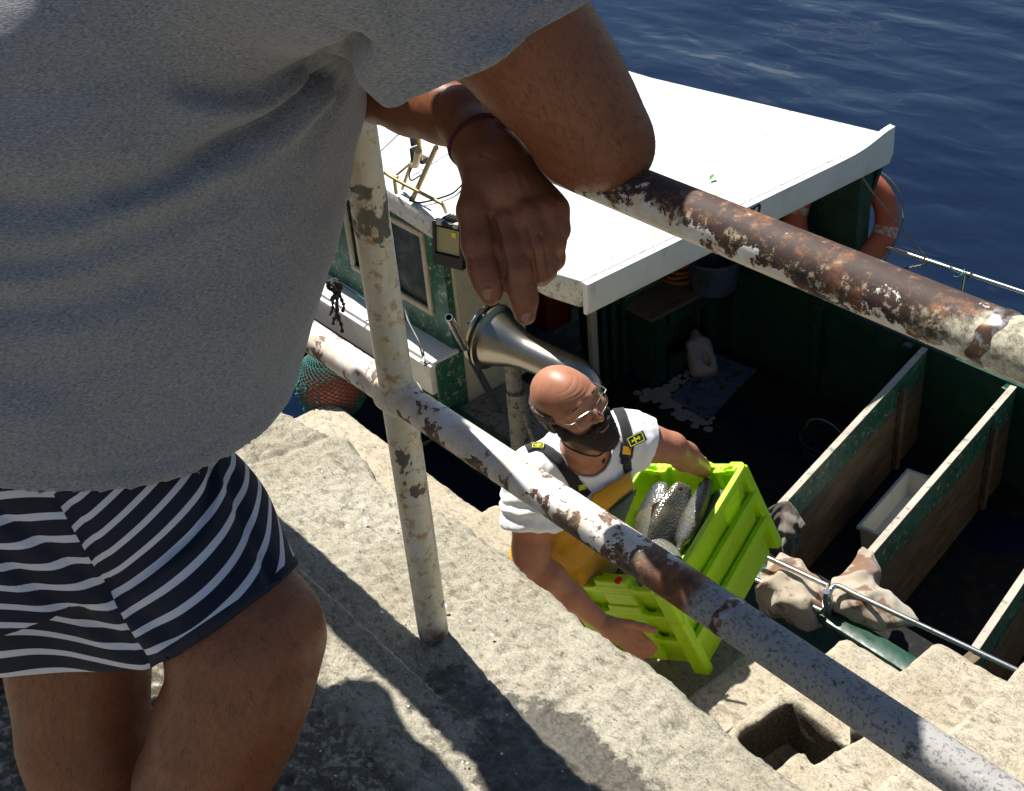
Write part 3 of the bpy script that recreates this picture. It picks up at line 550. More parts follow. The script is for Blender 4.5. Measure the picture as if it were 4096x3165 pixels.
# ---------------------------------------------------------------- the fishing boat
def boat():
    B=empty('fishing_boat',(-3,4.1,-2.5)); tag(B,'small green and white wooden fishing boat with an open hold moored beside the stone steps','fishing boat')
    # hull: outer shell and inner shell lofted through stations
    def station(x):
        # returns (near outer, far outer, gunwale z)
        if x>-5.2: n,f=3.03,5.22
        else: t=min(1,(-5.2-x)/4.2); n=3.03+1.08*t**1.6; f=5.22-1.08*t**2.2
        z=-1.80 if x<-4.62 else (-2.12 if x<-3.75 else -1.90)
        return n,f,z+.02*max(0,-5-x)
    xs=[-9.4,-8.8,-8,-7,-6,-5.2,-4.63,-4.615,-3.76,-3.74,-3,-2,-1,0,.9]
    V=[];Fc=[];n=0
    def ringpts(x,ins):
        a,b,z=station(x); zb=-1.90 if x>=-4.62 else z; w=(b-a); k=ins
        bot=-2.5 if ins else -2.85
        return [(x,a+k,z-(.0 if not ins else .0)),(x,a+k+.03,-2.25),(x,a+k+w*.08,bot),(x,b-k-w*.05,bot),(x,b-k-.02,-2.2),(x,b-k,zb)]
    o=MB(); cnt=0
    for x in xs: o.V+=ringpts(x,0.0)
    for i in range(len(xs)-1):
        for k in range(5): o.F.append((i*6+k,i*6+k+1,(i+1)*6+k+1,(i+1)*6+k))
    o.F.append(tuple(range(6))); o.F.append(tuple(len(o.V)-1-k for k in range(6)))
    m=len(o.V); xi=[x for x in xs if x>=-4.62]
    for x in xi: o.V+=[(q[0],q[1],q[2]) for q in ringpts(x,.055)]
    for i in range(len(xi)-1):
        for k in range(5): o.F.append((m+i*6+k,m+i*6+k+1,m+(i+1)*6+k+1,m+(i+1)*6+k))
    hull=o.build('hull',M_green,B)
    # gunwale caps, rounded and worn
    g=MB()
    g.box((-1.42,3.055,-1.886),(2.33,.045,.018),bev=.012); g.box((-4.19,3.055,-2.106),(.43,.045,.018),bev=.012)
    g.build('near_gunwale_cap',M_green,B,True)
    g=MB(); g.box((-1.9,5.115,-1.885),(2.85,.135,.024),bev=.015); g.box((-1.9,4.965,-1.955),(2.85,.03,.03),bev=.012); g.build('far_gunwale_cap',M_green2,B,True)
    d=MB(); d.box((-1.9,4.1,-2.488),(2.72,.98,.012)); d.build('hold_floor',M_sole,B)
    # inner lining boards of the hold and ribs
    li=MB(); li.box((-1.9,4.925,-2.2),(2.72,.02,.29)); 
    for x in np.arange(-4.3,.8,.56): li.box((x,4.885,-2.2),(.025,.028,.28),bev=.006)
    li.build('hold_lining',M_green,B)
    led=MB(); led.box((-1.5,3.27,-2.16),(2.2,.17,.02)); led.box((-1.5,3.43,-2.32),(2.2,.015,.17)); led.build('near_side_deck',M_sole,B)
    # side deck with bulkhead by the wheelhouse
    s=MB(); s.box((-6.0,3.085,-1.812),(1.375,.085,.018),bev=.008); s.build('side_deck',M_boatwhite,B,True)
    s=MB(); s.box((-4.630,3.10,-1.965),(.012,.085,.155)); s.build('bulkhead',M_green2,B)
    s=MB(); s.box((-6.0,3.0,-1.90),(1.37,.022,.085),bev=.01); s.build('rubbing_strake',M_boatwhite,B,True)
    s=MB(); s.box((-4.17,3.26,-2.125),(.44,.235,.012)); s.box((-4.17,3.5,-2.30),(.44,.012,.18)); 
    for q in ((-4.5,3.12),(-4.36,3.14),(-3.95,3.14),(-4.45,3.4)): s.box((q[0],q[1],-2.108),(.014,.014,.006),bev=.003)
    s.build('hauler_deck',M_deckgrey,B)
    # wheelhouse
    XA=-4.65; XF=-6.9; YN=3.17; YF=5.0; zd=-1.8; zr=-1.115
    wl=MB()
    # near wall with a window opening
    wx0,wx1,wz0,wz1=-5.50,-4.80,-1.635,-1.20
    wl.box(((XF+wx0)/2,YN,(zd+zr)/2),((wx0-XF)/2,.02,(zr-zd)/2)); wl.box(((wx1+XA)/2,YN,(zd+zr)/2),((XA-wx1)/2,.02,(zr-zd)/2))
    wl.box(((wx0+wx1)/2,YN,(wz1+zr)/2),((wx1-wx0)/2,.02,(zr-wz1)/2)); wl.box(((wx0+wx1)/2,YN,(zd+wz0)/2),((wx1-wx0)/2,.02,(wz0-zd)/2))
    wl.box(((XF+XA)/2,YF,(zd+zr)/2),((XA-XF)/2,.02,(zr-zd)/2)); wl.box((XF,(YN+YF)/2,(zd+zr)/2),(.02,(YF-YN)/2-.02,(zr-zd)/2))
    wl.box((XA-.02,4.62,-1.81),(.02,.36,.69)); wl.box((XA-.02,3.95,-1.16),(.02,.31,.04)); wl.build('wheelhouse_wall',M_green2,B)
    w2=MB(); w2.box((XA+.003,3.395,-1.62),(.022,.205,.505)); w2.build('cream_panel',M_cream,B)
    fr=MB(); f=.03
    for c,h in (((wx0+wx1)/2,wz1-.0),((wx0+wx1)/2,wz0+.0)): fr.box((c,YN-.024,h),((wx1-wx0)/2+f/2,.009,f/2),bev=.004)
    for x in (wx0,wx1): fr.box((x,YN-.0235,(wz0+wz1)/2),(f/2,.009,(wz1-wz0)/2-f/2),bev=.004)
    frame=fr.build('window_frame',M_cream,B,True)
    pn=MB(); pn.box(((wx0+wx1)/2,YN+.002,(wz0+wz1)/2),((wx1-wx0)/2,.004,(wz1-wz0)/2)); pn.build('pane',M_pane,frame)
    # door post and lining behind the opening
    dp=MB(); a=W(1180,600,X=XA+.1); b=W(1197,745,X=XA+.1); x0=XA+.06
    dp.bar((x0,4.03,-1.12),(x0,4.03,-2.45),.045,.04,up=(1,0,0),bev=.006); dp.build('door_post',M_cream,B,True)
    dp=MB()
    for y in (4.12,4.19,4.27): dp.bar((x0-.01,y,-1.12),(x0-.01,y,-2.45),.035,.03,up=(1,0,0),bev=.008)
    dp.build('green_post',M_green,B,True)
    dr=MB(); dr.box((XA-.35,4.05,-1.85),(.12,.10,.32),bev=.03); dr.build('red_cabinet',MT('dark red paint',(.12,.012,.008),.5),B,True)
    iv=MB(); iv.box((-5.6,4.1,-2.46),(.9,.9,.02)); iv.box((-6.3,4.1,-1.8),(.02,.9,.66)); iv.build('cabin_lining',M_green,B)
    # roof: white slab, edge lip rising at the far corner, chamfered near corner
    zt=-1.0; L=(-1.105)
    near=3.13; P=[(-3.60,3.16),(-3.635,3.10),(-3.72,3.03),(-4.0,3.00),(-6.4,3.13),(-6.95,3.5),(-6.95,4.7),(-6.0,5.06),(-5.06,4.95),(-3.55,5.18)]
    P=[tuple(W(1240,600,z=zt)[:2]),tuple(W(1168,578,z=zt)[:2]),tuple(W(918,462,z=zt)[:2]),tuple(W(826,406,z=zt)[:2]),(-6.6,3.2),(-6.9,3.6),(-6.9,4.5),tuple(W(1150,93,z=zt)[:2]),tuple(W(1390,165,z=zt)[:2]),tuple(W(1895,284,z=zt)[:2])]
    r=MB(); r.prism(P,L,zt); c=np.mean(P,0); Pi=[tuple(np.array(p)+(c-np.array(p))/np.linalg.norm(c-np.array(p))*.035) for p in P]; r.prism(Pi,L-.045,L-.002)
    roof=r.build('roof',M_roof,B,True,bevel=.010)
    lip=MB(); a=np.array([*P[9],0]); b=np.array([*P[0],0]); u=(b-a)/np.linalg.norm(b-a); nrm=np.array([-u[1],u[0],0]); 
    if nrm[0]<0: nrm=-nrm
    NS=40; prof=[]
    for i in range(NS+1):
        t=i/NS; q=a+(b-a)*t; k=math.exp(-(t/.085)**2)*.05; prof.append((q-nrm*.01*0,k))
    V=[];Fc=[]
    for q,k in prof: V+= [q+nrm*.004+np.array([0,0,zt-.006+k+.004]), q+nrm*.035+np.array([0,0,zt-.006+k]), q+nrm*.038+np.array([0,0,L-.012+k*.5]), q+nrm*.022+np.array([0,0,L-.05]), q+nrm*.004+np.array([0,0,L-.05])]
    for i in range(NS):
        for j in range(5): Fc.append((i*5+j,i*5+(j+1)%5,(i+1)*5+(j+1)%5,(i+1)*5+j))
    Fc+= [tuple(range(5)),tuple(len(V)-1-j for j in range(5))]
    lip.add(V,Fc); lip.build('roof_edge',M_boatwhite,B,True)
    # lettering on the roof edge
    cu=bpy.data.curves.new('lettering','FONT'); cu.body='ro'; cu.size=.115; cu.extrude=.0015; cu.shear=.25; cu.align_x='RIGHT'; cu.offset=.001
    to=bpy.data.objects.new('tmp',cu); COL.objects.link(to); bpy.context.view_layer.update(); me=bpy.data.meshes.new_from_object(to.evaluated_get(bpy.context.evaluated_depsgraph_get())); bpy.data.objects.remove(to)
    s0=W(1617,452,z=zt-.06); t=np.clip(((s0-a)@u),0,9); org=a+u*t; org[2]=L+.040; xd=-u; 
    A=np.array([xd,(0,0,1),nrm]).T
    for v in me.vertices:
        q=org+nrm*.0395+A@np.array(v.co); v.co=q
    lo=link('lettering',me,M_ink,roof,False)
    # partition boards of the hold (tapered green top band over brown plank), near and far ends
    ends=[((-2.78,3.45,-1.90),(-3.08,4.87,-1.90)),((-2.33,3.47,-1.90),(-2.59,4.87,-1.90)),(tuple(W(2079,1385,z=-1.9)),(-2.06,4.87,-1.9)),((-1.12,3.47,-1.9),(-1.36,4.87,-1.9)),((-3.55,3.47,-2.25),(-3.75,4.87,-2.25))]
    for i,(p,q) in enumerate(ends[:4]):
        p=np.array(p);q=np.array(q); h=.56
        m=MB(); m.bar(p-(0,0,.16+.205),q-(0,0,.16+.205),.026,.40); brd=m.build('partition_board',M_board,B)
        m=MB(); m.bar(p-(0,0,.0825),q-(0,0,.0825),.028,.157); m.build('green_band',M_green2,brd)
        m=MB(); m.bar(p+(0,0,.0015),q+(0,0,.0015),.030,.008); m.build('worn_edge',M_boardtop,brd)
        d=(q-p)/np.linalg.norm(q-p); nn=np.cross(d,(0,0,1)); 
        m=MB(); c=p+d*1.16+nn*.03; m.bar(c+(0,0,-.06),c-(0,0,.54),.03,.03,up=(1,0,0),bev=.004)
        m.build('slot_batten',M_board,brd); m=MB(); c=p+d*.02
        m.bar(c+(0,0,-.02)-d*.045,c-(0,0,.5)-d*.045,.05,.05,up=(1,0,0),bev=.004); m.build('end_post',M_board,brd)
    # stern deck corner with weed
    m=MB(); m.box((-1.05,3.20,-1.872),(.33,.13,.010)); m.build('corner_deck',M_green2,B)
    # locker beneath the roof, its cut-out door open on the side
    X1=-4.42; y0,y1=4.32,4.86; z0,z1=-2.475,-2.04
    m=MB(); m.box((-4.72,y0+.0,(z0+z1)/2),(.30,.012,(z1-z0)/2)); m.box((X1,y0+.05,(z0+z1)/2),(.012,.038,(z1-z0)/2)); m.box((X1,y1-.03,(z0+z1)/2),(.012,.09,(z1-z0)/2))
    m.box((X1,(y0+y1)/2,z1-.045),(.012,(y1-y0)/2-.12,.045)); m.box((X1,(y0+y1)/2,z0+.06),(.012,(y1-y0)/2-.12,.06)); m.lathe((-4.72,y0-.012,-2.24),(-4.72,3,-2.24),[(0,.085),(.008,.08),(.009,0.0)],28)
    lk=m.build('locker',M_green,B); m=MB(); m.box((-4.72,(y0+y1)/2,z1+.012),(.33,(y1-y0)/2+.03,.012),bev=.004); m.build('locker_lid',M_board,lk)
    # stainless tubes: near rails, far rail with stanchion
    rl=MB(); zR=-1.76
    p=lambda a,b,z: W(a,b,z=z)
    rl.tube([p(1500,1127,zR),p(1644,1193,zR),p(1764,1249,zR)],.0105,12); rl.tube([p(1520,1193,-1.84),p(1620,1241,-1.84),p(1752,1303,-1.84)],.0105,12)
    pt=p(1762,1262,zR); rl.tube([pt,(pt[0],pt[1],-1.92)],.014,14)
    a0=p(1771,1290,-1.82); rl.tube(spline([(a0[0],a0[1],-1.92),a0+(0,0,.01),p(1770,1262,zR-.01),p(1786,1250,zR),p(1826,1269,zR)],6)+[p(2077,1387,zR),p(2250,1468,zR),p(2420,1548,zR)],.0105,12)
    for q in (p(2420,1548,zR),p(1500,1127,zR)): rl.tube([q,(q[0],q[1],-1.89)],.0105,12)
    rl.build('near_hand_rail',M_rail,B,True)
    rl=MB(); zf=-1.6; a=p(1850,512,zf); rl.tube([a+(-1.2,-.0,0),a,p(1912,534,zf),p(2184,624,zf),p(2184,624,zf)+(1.6,.08,0)],.0105,12)
    for q in (p(2058,583,zf),p(2184,624,zf)+(1.5,.08,0),p(1912,534,zf)+(-.5,0,0)): rl.tube([q,(q[0],q[1]-.02,-1.88)],.0095,12)
    rl.build('far_hand_rail',M_rail,B,True)
    # curved green wing carrying the lifebuoy
    m=MB(); Pw=[(-4.4,-1.10),(-3.60,-1.10),(-3.63,-1.22),(-3.68,-1.40),(-3.70,-1.62),(-3.66,-1.88),(-4.4,-1.88)]
    V=[(x,5.14,z) for x,z in Pw]+[(x,5.17,z) for x,z in Pw]; n=len(Pw); m.add(V,[tuple(range(n)),tuple(range(2*n-1,n-1,-1))]+[(i,(i+1)%n,n+(i+1)%n,n+i) for i in range(n)]); m.build('side_wing',M_green,B)
    m=MB(); m.box((-4.13,5.05,-1.50),(.5,.05,.38)); m.build('side_screen',M_green,B)
    # pot hauler: flanged stainless horn on a stand
    H0=D(1043,716,5.95); H1=D(1222,796,5.72); ax=(H1-H0)/np.linalg.norm(H1-H0)
    h=MB(); h.lathe(H0-ax*.03,H1,[(0,.0),(0,.125),(.004,.15),(.012,.152),(.02,.145),(.022,.12),(.038,.12),(.040,.145),(.048,.156),(.056,.154),(.064,.13),(.075,.128),(.10,.121),(.15,.105),(.20,.088),(.26,.078),(.36,.076),(.44,.076)],64)
    hb=h.build('pot_hauler',M_steel,B,True)
    e=H1; h=MB(); q=H0-ax*.03+ax*.435; dn=np.array([0,0,-1.]); sd=np.array([.25,.25,0]); h.tube(spline([q,q+ax*.07,q+ax*.12+dn*.03,q+ax*.14+dn*.08,q+ax*.145+dn*.14],6),.0757,40); h.build('hauler_elbow',M_steel,hb,True)
    h=MB(); c=H0-ax*.055; h.lathe(c-ax*.03,c+ax,[(0,0),(0,.05),(.02,.07),(.05,.075)],24); h.tube(spline([c+(-.02,-.03,.0),c+(-.03,-.05,-.08),c+(.0,-.04,-.15)],5),.022,10); h.build('rusty_hub',M_rusty,hb,True)
    h=MB(); a=W(1022,676,d=5.9); b=W(1001,691,d=5.85); h.tube([a,b],[.007,.011],10); h.build('hauler_lever',M_black,hb,True)
    h=MB(); c=H0+ax*.12; f=lambda x,y,z:(x,y,z)
    h.tube([c+(0,0,-.05),(c[0]+.02,c[1],-2.10)],.038,16); h.tube([c+(0.02,0,-.24),(c[0]+.02,c[1],-2.10)],.05,16)
    for dx,dy in ((.24,-.02),(-.12,.16),(.2,.2)): h.tube([c+(0,0,-.22),(c[0]+dx,c[1]+dy,-2.11)],.010,8)
    h.build('hauler_stand',M_deckgrey,hb,True)
    t=MB(); a=D(957,677,5.55); b=W(1063,872,z=-2.1); u=(b-a)/np.linalg.norm(b-a); t.lathe(a,b,[(.0,.0135),(.0,.0165),(.001,.0175),(np.linalg.norm(b-a),.0175)],22); t.lathe(a,b,[(0,.0135),(.15,.0135)],22); t.build('davit_tube',M_rail,B,True)
    # small bent grab rail on the side deck
    t=MB(); t.tube(spline([W(860,690,z=-1.79),W(862,655,z=-1.64),W(874,690,z=-1.62),W(900,742,z=-1.66),W(905,772,z=-1.79)],6),.0055,8); t.box(W(905,774,z=-1.79),(.022,.02,.004)); t.build('deck_grab_rail',M_rail,B,True)
    # bits on the roof: tubular bracket with cables, grab rail, seam
    t=MB(); z=-.985
    t.tube([W(880,425,z=z),W(930,315,z=-.55)],.012,10); t.tube([W(892,322,z=-.62),W(887,352,z=-.76),W(881,352,z=-.78)],.016,10); t.tube([W(891,285,z=-.55),W(898,340,z=-.70)],.010,10); t.tube([W(858,403,z=z),W(880,340,z=-.75)],.008,8); t.tube([W(841,378,z=-.93),W(880,345,z=-.8)],.006,8)
    t.build('antenna_bracket',M_brass,B,True)
    t=MB(); 
    for o1 in (0,.012): t.tube(spline([W(932-300*o1,318,z=-.56),W(905,372,z=-.78),W(888,400,z=-.9),W(873,428,z=z)],6),.004,6)
    t.tube(spline([W(881,352,z=-.78),W(873,372,z=-.85),W(878,385,z=-.88),W(900,372,z=-.8)],6),.004,6); t.tube(spline([W(873,428,z=z),W(900,432,z=z),W(960,415,z=z),W(985,395,z=z)],6),.0045,6)
    t.build('cable',M_cord,B,True)
    for q,h in ((W(884,296,z=-.6),(.006,.022,.03)),(W(884,327,z=-.72),(.006,.022,.03)),(W(900,340,z=-.75),(.03,.02,.012))):
        t=MB(); t.box(q,h,bev=.002); t.build('antenna_clamp',M_black,B)
    t=MB(); t.tube(spline([W(845,412,z=z),W(842,384,z=-.90),W(850,378,z=-.885)],5)[:-1]+spline([W(820,369,z=-.885),W(860,392,z=-.885),W(930,428,z=-.885),W(944,437,z=-.9),W(951,453,z=z)],6),.0085,10); t.build('roof_grab_rail',M_brass,B,True)
    for a,b,r_ in ((W(808,325,z=-.998),W(850,285,z=-.998),.006),(W(880,375,z=-.999),W(966,322,z=-.999),.0035)):
        t=MB(); t.tube([a,b],r_,6); t.build('roof_seam',M_boatwhite,B,True)
    # floodlight fixed to the roof edge
    c=W(959,521,Y=3.02); ex=np.array([W(1003,510,Y=3.02)-W(931,478,Y=3.02)])[0]; ex[2]=0; ex/=np.linalg.norm(ex); ex=np.array([.95,.30,0]);ex/=np.linalg.norm(ex); fn=np.array([.30,-.95,.16]); fn/=np.linalg.norm(fn); uz=np.cross(fn,ex)*-1; uz=np.cross(ex,-fn); uz/=np.linalg.norm(uz); 
    if uz[2]<0: uz=-uz
    fn=np.cross(ex,uz); 
    hw,hh=.082,.105; f=MB(); A=(ex,uz,fn)
    f.box(c+uz*(hh-.009),(hw,.009,.022),A,bev=.003); f.box(c-uz*(hh-.028),(hw,.028,.022),A,bev=.003); f.box(c+ex*(hw-.008),(.008,hh,.0215),A,bev=.003); f.box(c-ex*(hw-.008),(.008,hh,.0215),A,bev=.003); f.box(c-fn*.012,(hw-.01,hh-.01,.006),A)
    for k in range(7): f.box(c+uz*(hh+.006)+ex*(k-2)*.017-fn*.03,(.0025,.012,.03),A)
    fl=f.build('floodlight',M_black,B)
    g=MB(); g.box(c+uz*.015+fn*.006-ex*.0,(hw-.016,hh-.046,.003),A); g.build('lamp_glass',M_lens,fl)
    g=MB(); g.box(c+uz*.052+ex*.032+fn*.011,(.011,.011,.001),A); g.build('lamp_chip',M_led,fl)
    for k in (-.04,.05):
        g=MB(); g.box(c+uz*(hh-.004)+ex*k+fn*.002,(.013,.011,.026),A,bev=.002); g.build('clamp',M_greybox,fl)
    return B
BOAT=boat()
# ---------------------------------------------------------------- loose things on and around the boat
def lifebuoy():
    c=W(1793,469,Y=5.04); e=empty('lifebuoy',c); tag(e,'faded orange ring lifebuoy hanging under the white roof at the far side','lifebuoy')
    n=np.array([.62,-.66,.42]); n/=np.linalg.norm(n); u=np.cross((0,0,1),n); u/=np.linalg.norm(u); v=np.cross(n,u)
    Rm,rt=.232,.062; c=c-n*-.0
    ang=lambda a:c+Rm*(math.cos(a)*u+math.sin(a)*v)
    m=MB(); N=64; V=[];Fc=[]
    for i in range(N):
        a=2*math.pi*i/N; rd=math.cos(a)*u+math.sin(a)*v
        for k in range(18): b=2*math.pi*k/18; V.append(c+rd*(Rm+rt*math.cos(b))+n*rt*.85*math.sin(b))
    for i in range(N):
        for k in range(18): Fc.append((i*18+k,i*18+(k+1)%18,((i+1)%N)*18+(k+1)%18,((i+1)%N)*18+k))
    m.add(V,Fc); ro=m.build('ring',M_orange,e,True)
    for a0 in (-.25,1.35,2.9,4.4):
        m=MB(); V=[];Fc=[]
        for i in range(5):
            a=a0+(i-2)*.05; rd=math.cos(a)*u+math.sin(a)*v
            for k in range(18): b=2*math.pi*k/18; V.append(c+rd*(Rm+(rt+.002)*math.cos(b))+n*(rt*.85+.002)*math.sin(b))
        for i in range(4):
            for k in range(18): Fc.append((i*18+k,i*18+(k+1)%18,(i+1)*18+(k+1)%18,(i+1)*18+k))
        m.add(V,Fc); m.build('reflective_band',M_reflect,e,True)
    m=MB(); P=[]
    for i in range(49):
        a=2*math.pi*i/48; P.append(c+(Rm+rt+.004+.02*abs(math.sin(2*a+.9)))*(math.cos(a)*u+math.sin(a)*v))
    m.tube(P[:-1],.005,8,closed=True); m.build('grab_line',M_rope,e,True)
lifebuoy()
def ropeob(name,P,r,mat,label,cat,group=None,n=8,twist=True):
    S=spline(P,10); m=MB(); 
    if twist:
        for ph in (0,math.pi):
            Q=[]
            for i,p in enumerate(S):
                t=S[min(i+1,len(S)-1)]-S[max(i-1,0)]; t=t/(np.linalg.norm(t)+1e-9); a=np.cross(t,(0.3,.2,1.)); a/=np.linalg.norm(a); b=np.cross(t,a); w_=i*1.1+ph
                Q.append(p+r*.5*(math.cos(w_)*a+math.sin(w_)*b))
            m.tube(Q,r*.62,n)
    else: m.tube(S,r,n)
    o=m.build(name,mat,None,True); return tag(o,label,cat,group)
zf=-1.6
ropeob('lifebuoy_rope',[W(1833,365,Y=4.95),W(1850,395,Y=4.95),W(1878,432,Y=5.0),W(1925,490,Y=5.08),W(1975,549,z=zf+.01),W(1982,560,z=zf-.01),W(1960,567,z=zf-.05),W(1925,573,z=zf-.1)],.0055,M_rope,'thin grey rope tied from the orange lifebuoy down to the far steel rail','rope')
ropeob('twine',[W(1982,552,z=zf),W(2010,562,z=zf),W(2035,575,z=zf+.01),W(2036,590,z=zf-.02),W(2050,588,z=zf+.015),W(2058,575,z=zf+.02),W(2066,592,z=zf-.02),W(2072,580,z=zf+.02),W(2062,598,z=zf-.03)],.003,M_net,'teal twine wound round the far steel rail at its stanchion','twine',twist=False)
ropeob('mooring_rope',[W(1052,915,z=-2.3),W(1000,905,z=-2.42),W(921,938,z=-2.45),W(868,974,z=-2.42),W(824,1003,z=-2.36),W(770,1040,z=-2.3)],.010,M_rope,'old grey mooring rope crossing the dark water behind the post','rope')
def knot():
    e=empty('knotted_rope',W(722,612,Y=2.96)); tag(e,'dark knotted rope tails hanging from the white bow side behind the post','rope'); 
    rs=random.Random(2)
    m=MB(); 
    for k in range(5):
        P=[]; 
        for i in range(18):
            a=i*.7+k; P.append(W(719,606,Y=2.95)+np.array([.035*math.cos(a),-.02+.02*math.sin(a*1.3),.028*math.sin(a)]))
        m.tube(P,.010,7)
    m.build('knot',M_darkrope,e,True)
    for k,(x1,y1) in enumerate(((706,668),(716,690),(724,682),(731,705),(737,665),(711,640))):
        a=W(718+rs.uniform(-6,8),612,Y=2.95); b=W(x1,y1,Y=2.92); P=[]
        for i in range(24):
            t=i/23; P.append(a+(b-a)*t+np.array([.012*math.sin(9*t+k*2),-.01*t,.004*math.sin(30*t)]))
        m=MB(); m.tube(P,[.008+.0035*math.sin(i*1.9+k) for i in range(24)],7); m.build('rope_tail',M_darkrope,e,True)
    m=MB(); m.tube(spline([W(725,604,Y=2.95),W(760,628,Y=3.02),W(800,655,Y=3.05)],6),.005,6); m.build('lead_line',M_net,e,True)
knot()
def fender():
    c=W(708,818,Y=2.78); r=.186; e=empty('fender_buoy',c-np.array([0,0,r])); tag(e,'round orange fender buoy in teal netting afloat beside the white bow','fender')
    S=SDF(c-.26,c+.26,.011); S.ell(c,(r,r,r*1.06)); S.cap(c+(0,0,r*.95),c+(0,0,r*1.2),.04,.03,k=.03); V,Q=S.surf(); npmesh('buoy',V,Q,M_orange2,e)
    m=MB(); n=30; rr=r+.004; rings=[]
    def sp(th,ph): return c+rr*np.array([math.cos(ph)*math.sin(th),math.sin(ph)*math.sin(th),1.06*math.cos(th)])
    for s in (1,-1):
        for i in range(n):
            P=[]
            for j in range(26):
                th=.12+j/25*2.95; stretch=1 if th<1.0 else 1.0
                P.append(sp(th,2*math.pi*i/n+s*.12*math.sin(j*math.pi/1.0+math.pi/2)+ (s*.0)))
            m.tube(P,.0048,5)
    rs=random.Random(5)
    for k in range(90):
        th=rs.uniform(.9,2.7); ph=rs.uniform(2.4,5.4); p=sp(th,ph); q=p+(p-c)/r*.012+np.array([rs.uniform(-.02,.02),rs.uniform(-.02,.02),rs.uniform(-.025,.01)]); m.tube([p,(p+q)/2+np.array([.004,0,.006]),q],.005,5)
    m.build('net',M_net,e,True)
fender()
def openbox(m,c,hx,hy,h,t,A,flare=.0,lip=.012):
    """open tub; c centre of the rim plane, A axes rows (x,y,up)"""
    A=np.array(A,float); L=lambda x,y,z: np.array(c)+x*A[0]+y*A[1]+z*A[2]
    f=flare
    for zi,(z,k) in enumerate(((0,0),)): pass
    def quad(x,y,z): return [L(-x,-y,z),L(x,-y,z),L(x,y,z),L(-x,y,z)]
    o0=quad(hx,hy,0); o1=quad(hx,hy,-lip*1.6); o2=quad(hx-lip,hy-lip,-lip*1.6); o3=quad(hx-lip-f,hy-lip-f,-h); i3=quad(hx-lip-f-t,hy-lip-f-t,-h+t); i2=quad(hx-lip-t,hy-lip-t,-lip*1.5); i0=quad(hx-lip-t,hy-lip-t,0)
    V=o0+o1+o2+o3+i3+i2+i0; Fc=[]
    def band(a,b): 
        for k in range(4): Fc.append((a*4+k,a*4+(k+1)%4,b*4+(k+1)%4,b*4+k))
    for a in range(6): band(a,a+1)
    band(6,0); Fc.append((12,13,14,15)); Fc.append((16,17,18,19)); m.add(V,Fc); return m
def fishbox():
    zr=-2.28; a=W(1935,998,z=zr); b=W(1826,1122,z=zr); c=W(1857,1155,z=zr)
    y=a-b; ly=np.linalg.norm(y); y/=ly; x=np.cross(y,(0,0,1)); ctr=(a+b)/2+x*.155
    e=empty('fish_box',ctr-np.array([0,0,.2])); tag(e,'empty dirty white fish box lying in the hold between two boards','box')
    m=MB(); openbox(m,ctr,.155,ly/2,.125,.006,(x,y,(0,0,1)),.012,.012); m.build('tub',M_greybox,e,False,bevel=.004)
    for s in (1,-1):
        m=MB(); m.box(ctr+y*s*(ly/2-.012)+(0,0,-.012),(.05,.018,.012),(x,y,(0,0,1)),bev=.003); m.build('stacking_lug',M_greybox,e)
fishbox()
def bucket():
    c=W(1523,545,z=-1.82); e=empty('bucket',c-np.array([0,0,.2])); tag(e,'slate blue bucket standing on the dark locker under the roof','bucket')
    m=MB(); m.lathe(c,c-(0,0,1),[(0,.145),(0,.154),(.014,.155),(.016,.148),(.05,.144),(.052,.147),(.06,.147),(.062,.142),(.20,.125),(.205,.0)],40); m.lathe(c,c-(0,0,1),[(0,.145),(.195,.118),(.196,0)],40); m.build('pail',M_bucket,e,True)
    m=MB(); rs=random.Random(1)
    for k in range(6):
        a=-1.4+k*.1; p=c+np.array([.15*math.cos(a),.15*math.sin(a),-.02]); m.tube(spline([p,p+(.02*rs.uniform(-1,1),-.02,-.03),p+(.05*rs.uniform(-1,1),-.025,-.07-.04*rs.random())],4),.0035,5)
    m.build('seaweed',MT('dried weed',(.05,.05,.02),.8),e,True)
bucket()
def coil():
    c=W(1449,568,z=-1.93); e=empty('rope_coil',c); tag(e,'coil of orange rope on the locker beside the blue bucket','rope'); m=MB(); P=[]
    for i in range(200):
        a=i*.2; P.append(c+np.array([(.085+.008*math.sin(i*.7))*math.cos(a),(.085+.006*math.cos(i*.9))*math.sin(a),-.09+.2*i/200]))
    m.tube(P,.011,8); m.build('coil',M_orope,e,True)
coil()
def jug():
    c=W(1496,765,z=-2.40); S=SDF(c-.3,c+.3,.008); ax=np.array([-.55,.35,.35]); ax/=np.linalg.norm(ax); sd=np.cross(ax,(0,0,1)); sd/=np.linalg.norm(sd); up=np.cross(sd,ax); A=(ax,sd,up)
    S.rbox(c,(.115,.075,.05),.035,A); S.cap(c+ax*.10,c+ax*.17,.05,.024,k=.04); S.ell(c-ax*.03+up*.045+sd*.02,(.05,.022,.05),A,k=.01,mode='sub'); V,Q=S.surf(); V=V+vnormals(V,Q)*(fbm(V,14,3)*.012)[:,None]
    e=empty('plastic_jug',c); tag(e,'crumpled pale plastic jug lying on the deck beside the dark blue mat','jug'); npmesh('jug_body',V,Q,M_jug,e)
    q=W(1478,795,z=-2.47); m=MB(); m.lathe(q,q+(.3,-.2,.4),[(0,0),(0,.022),(.02,.022),(.02,0)],18); m.build('cap',M_orange2,e,True)
jug()
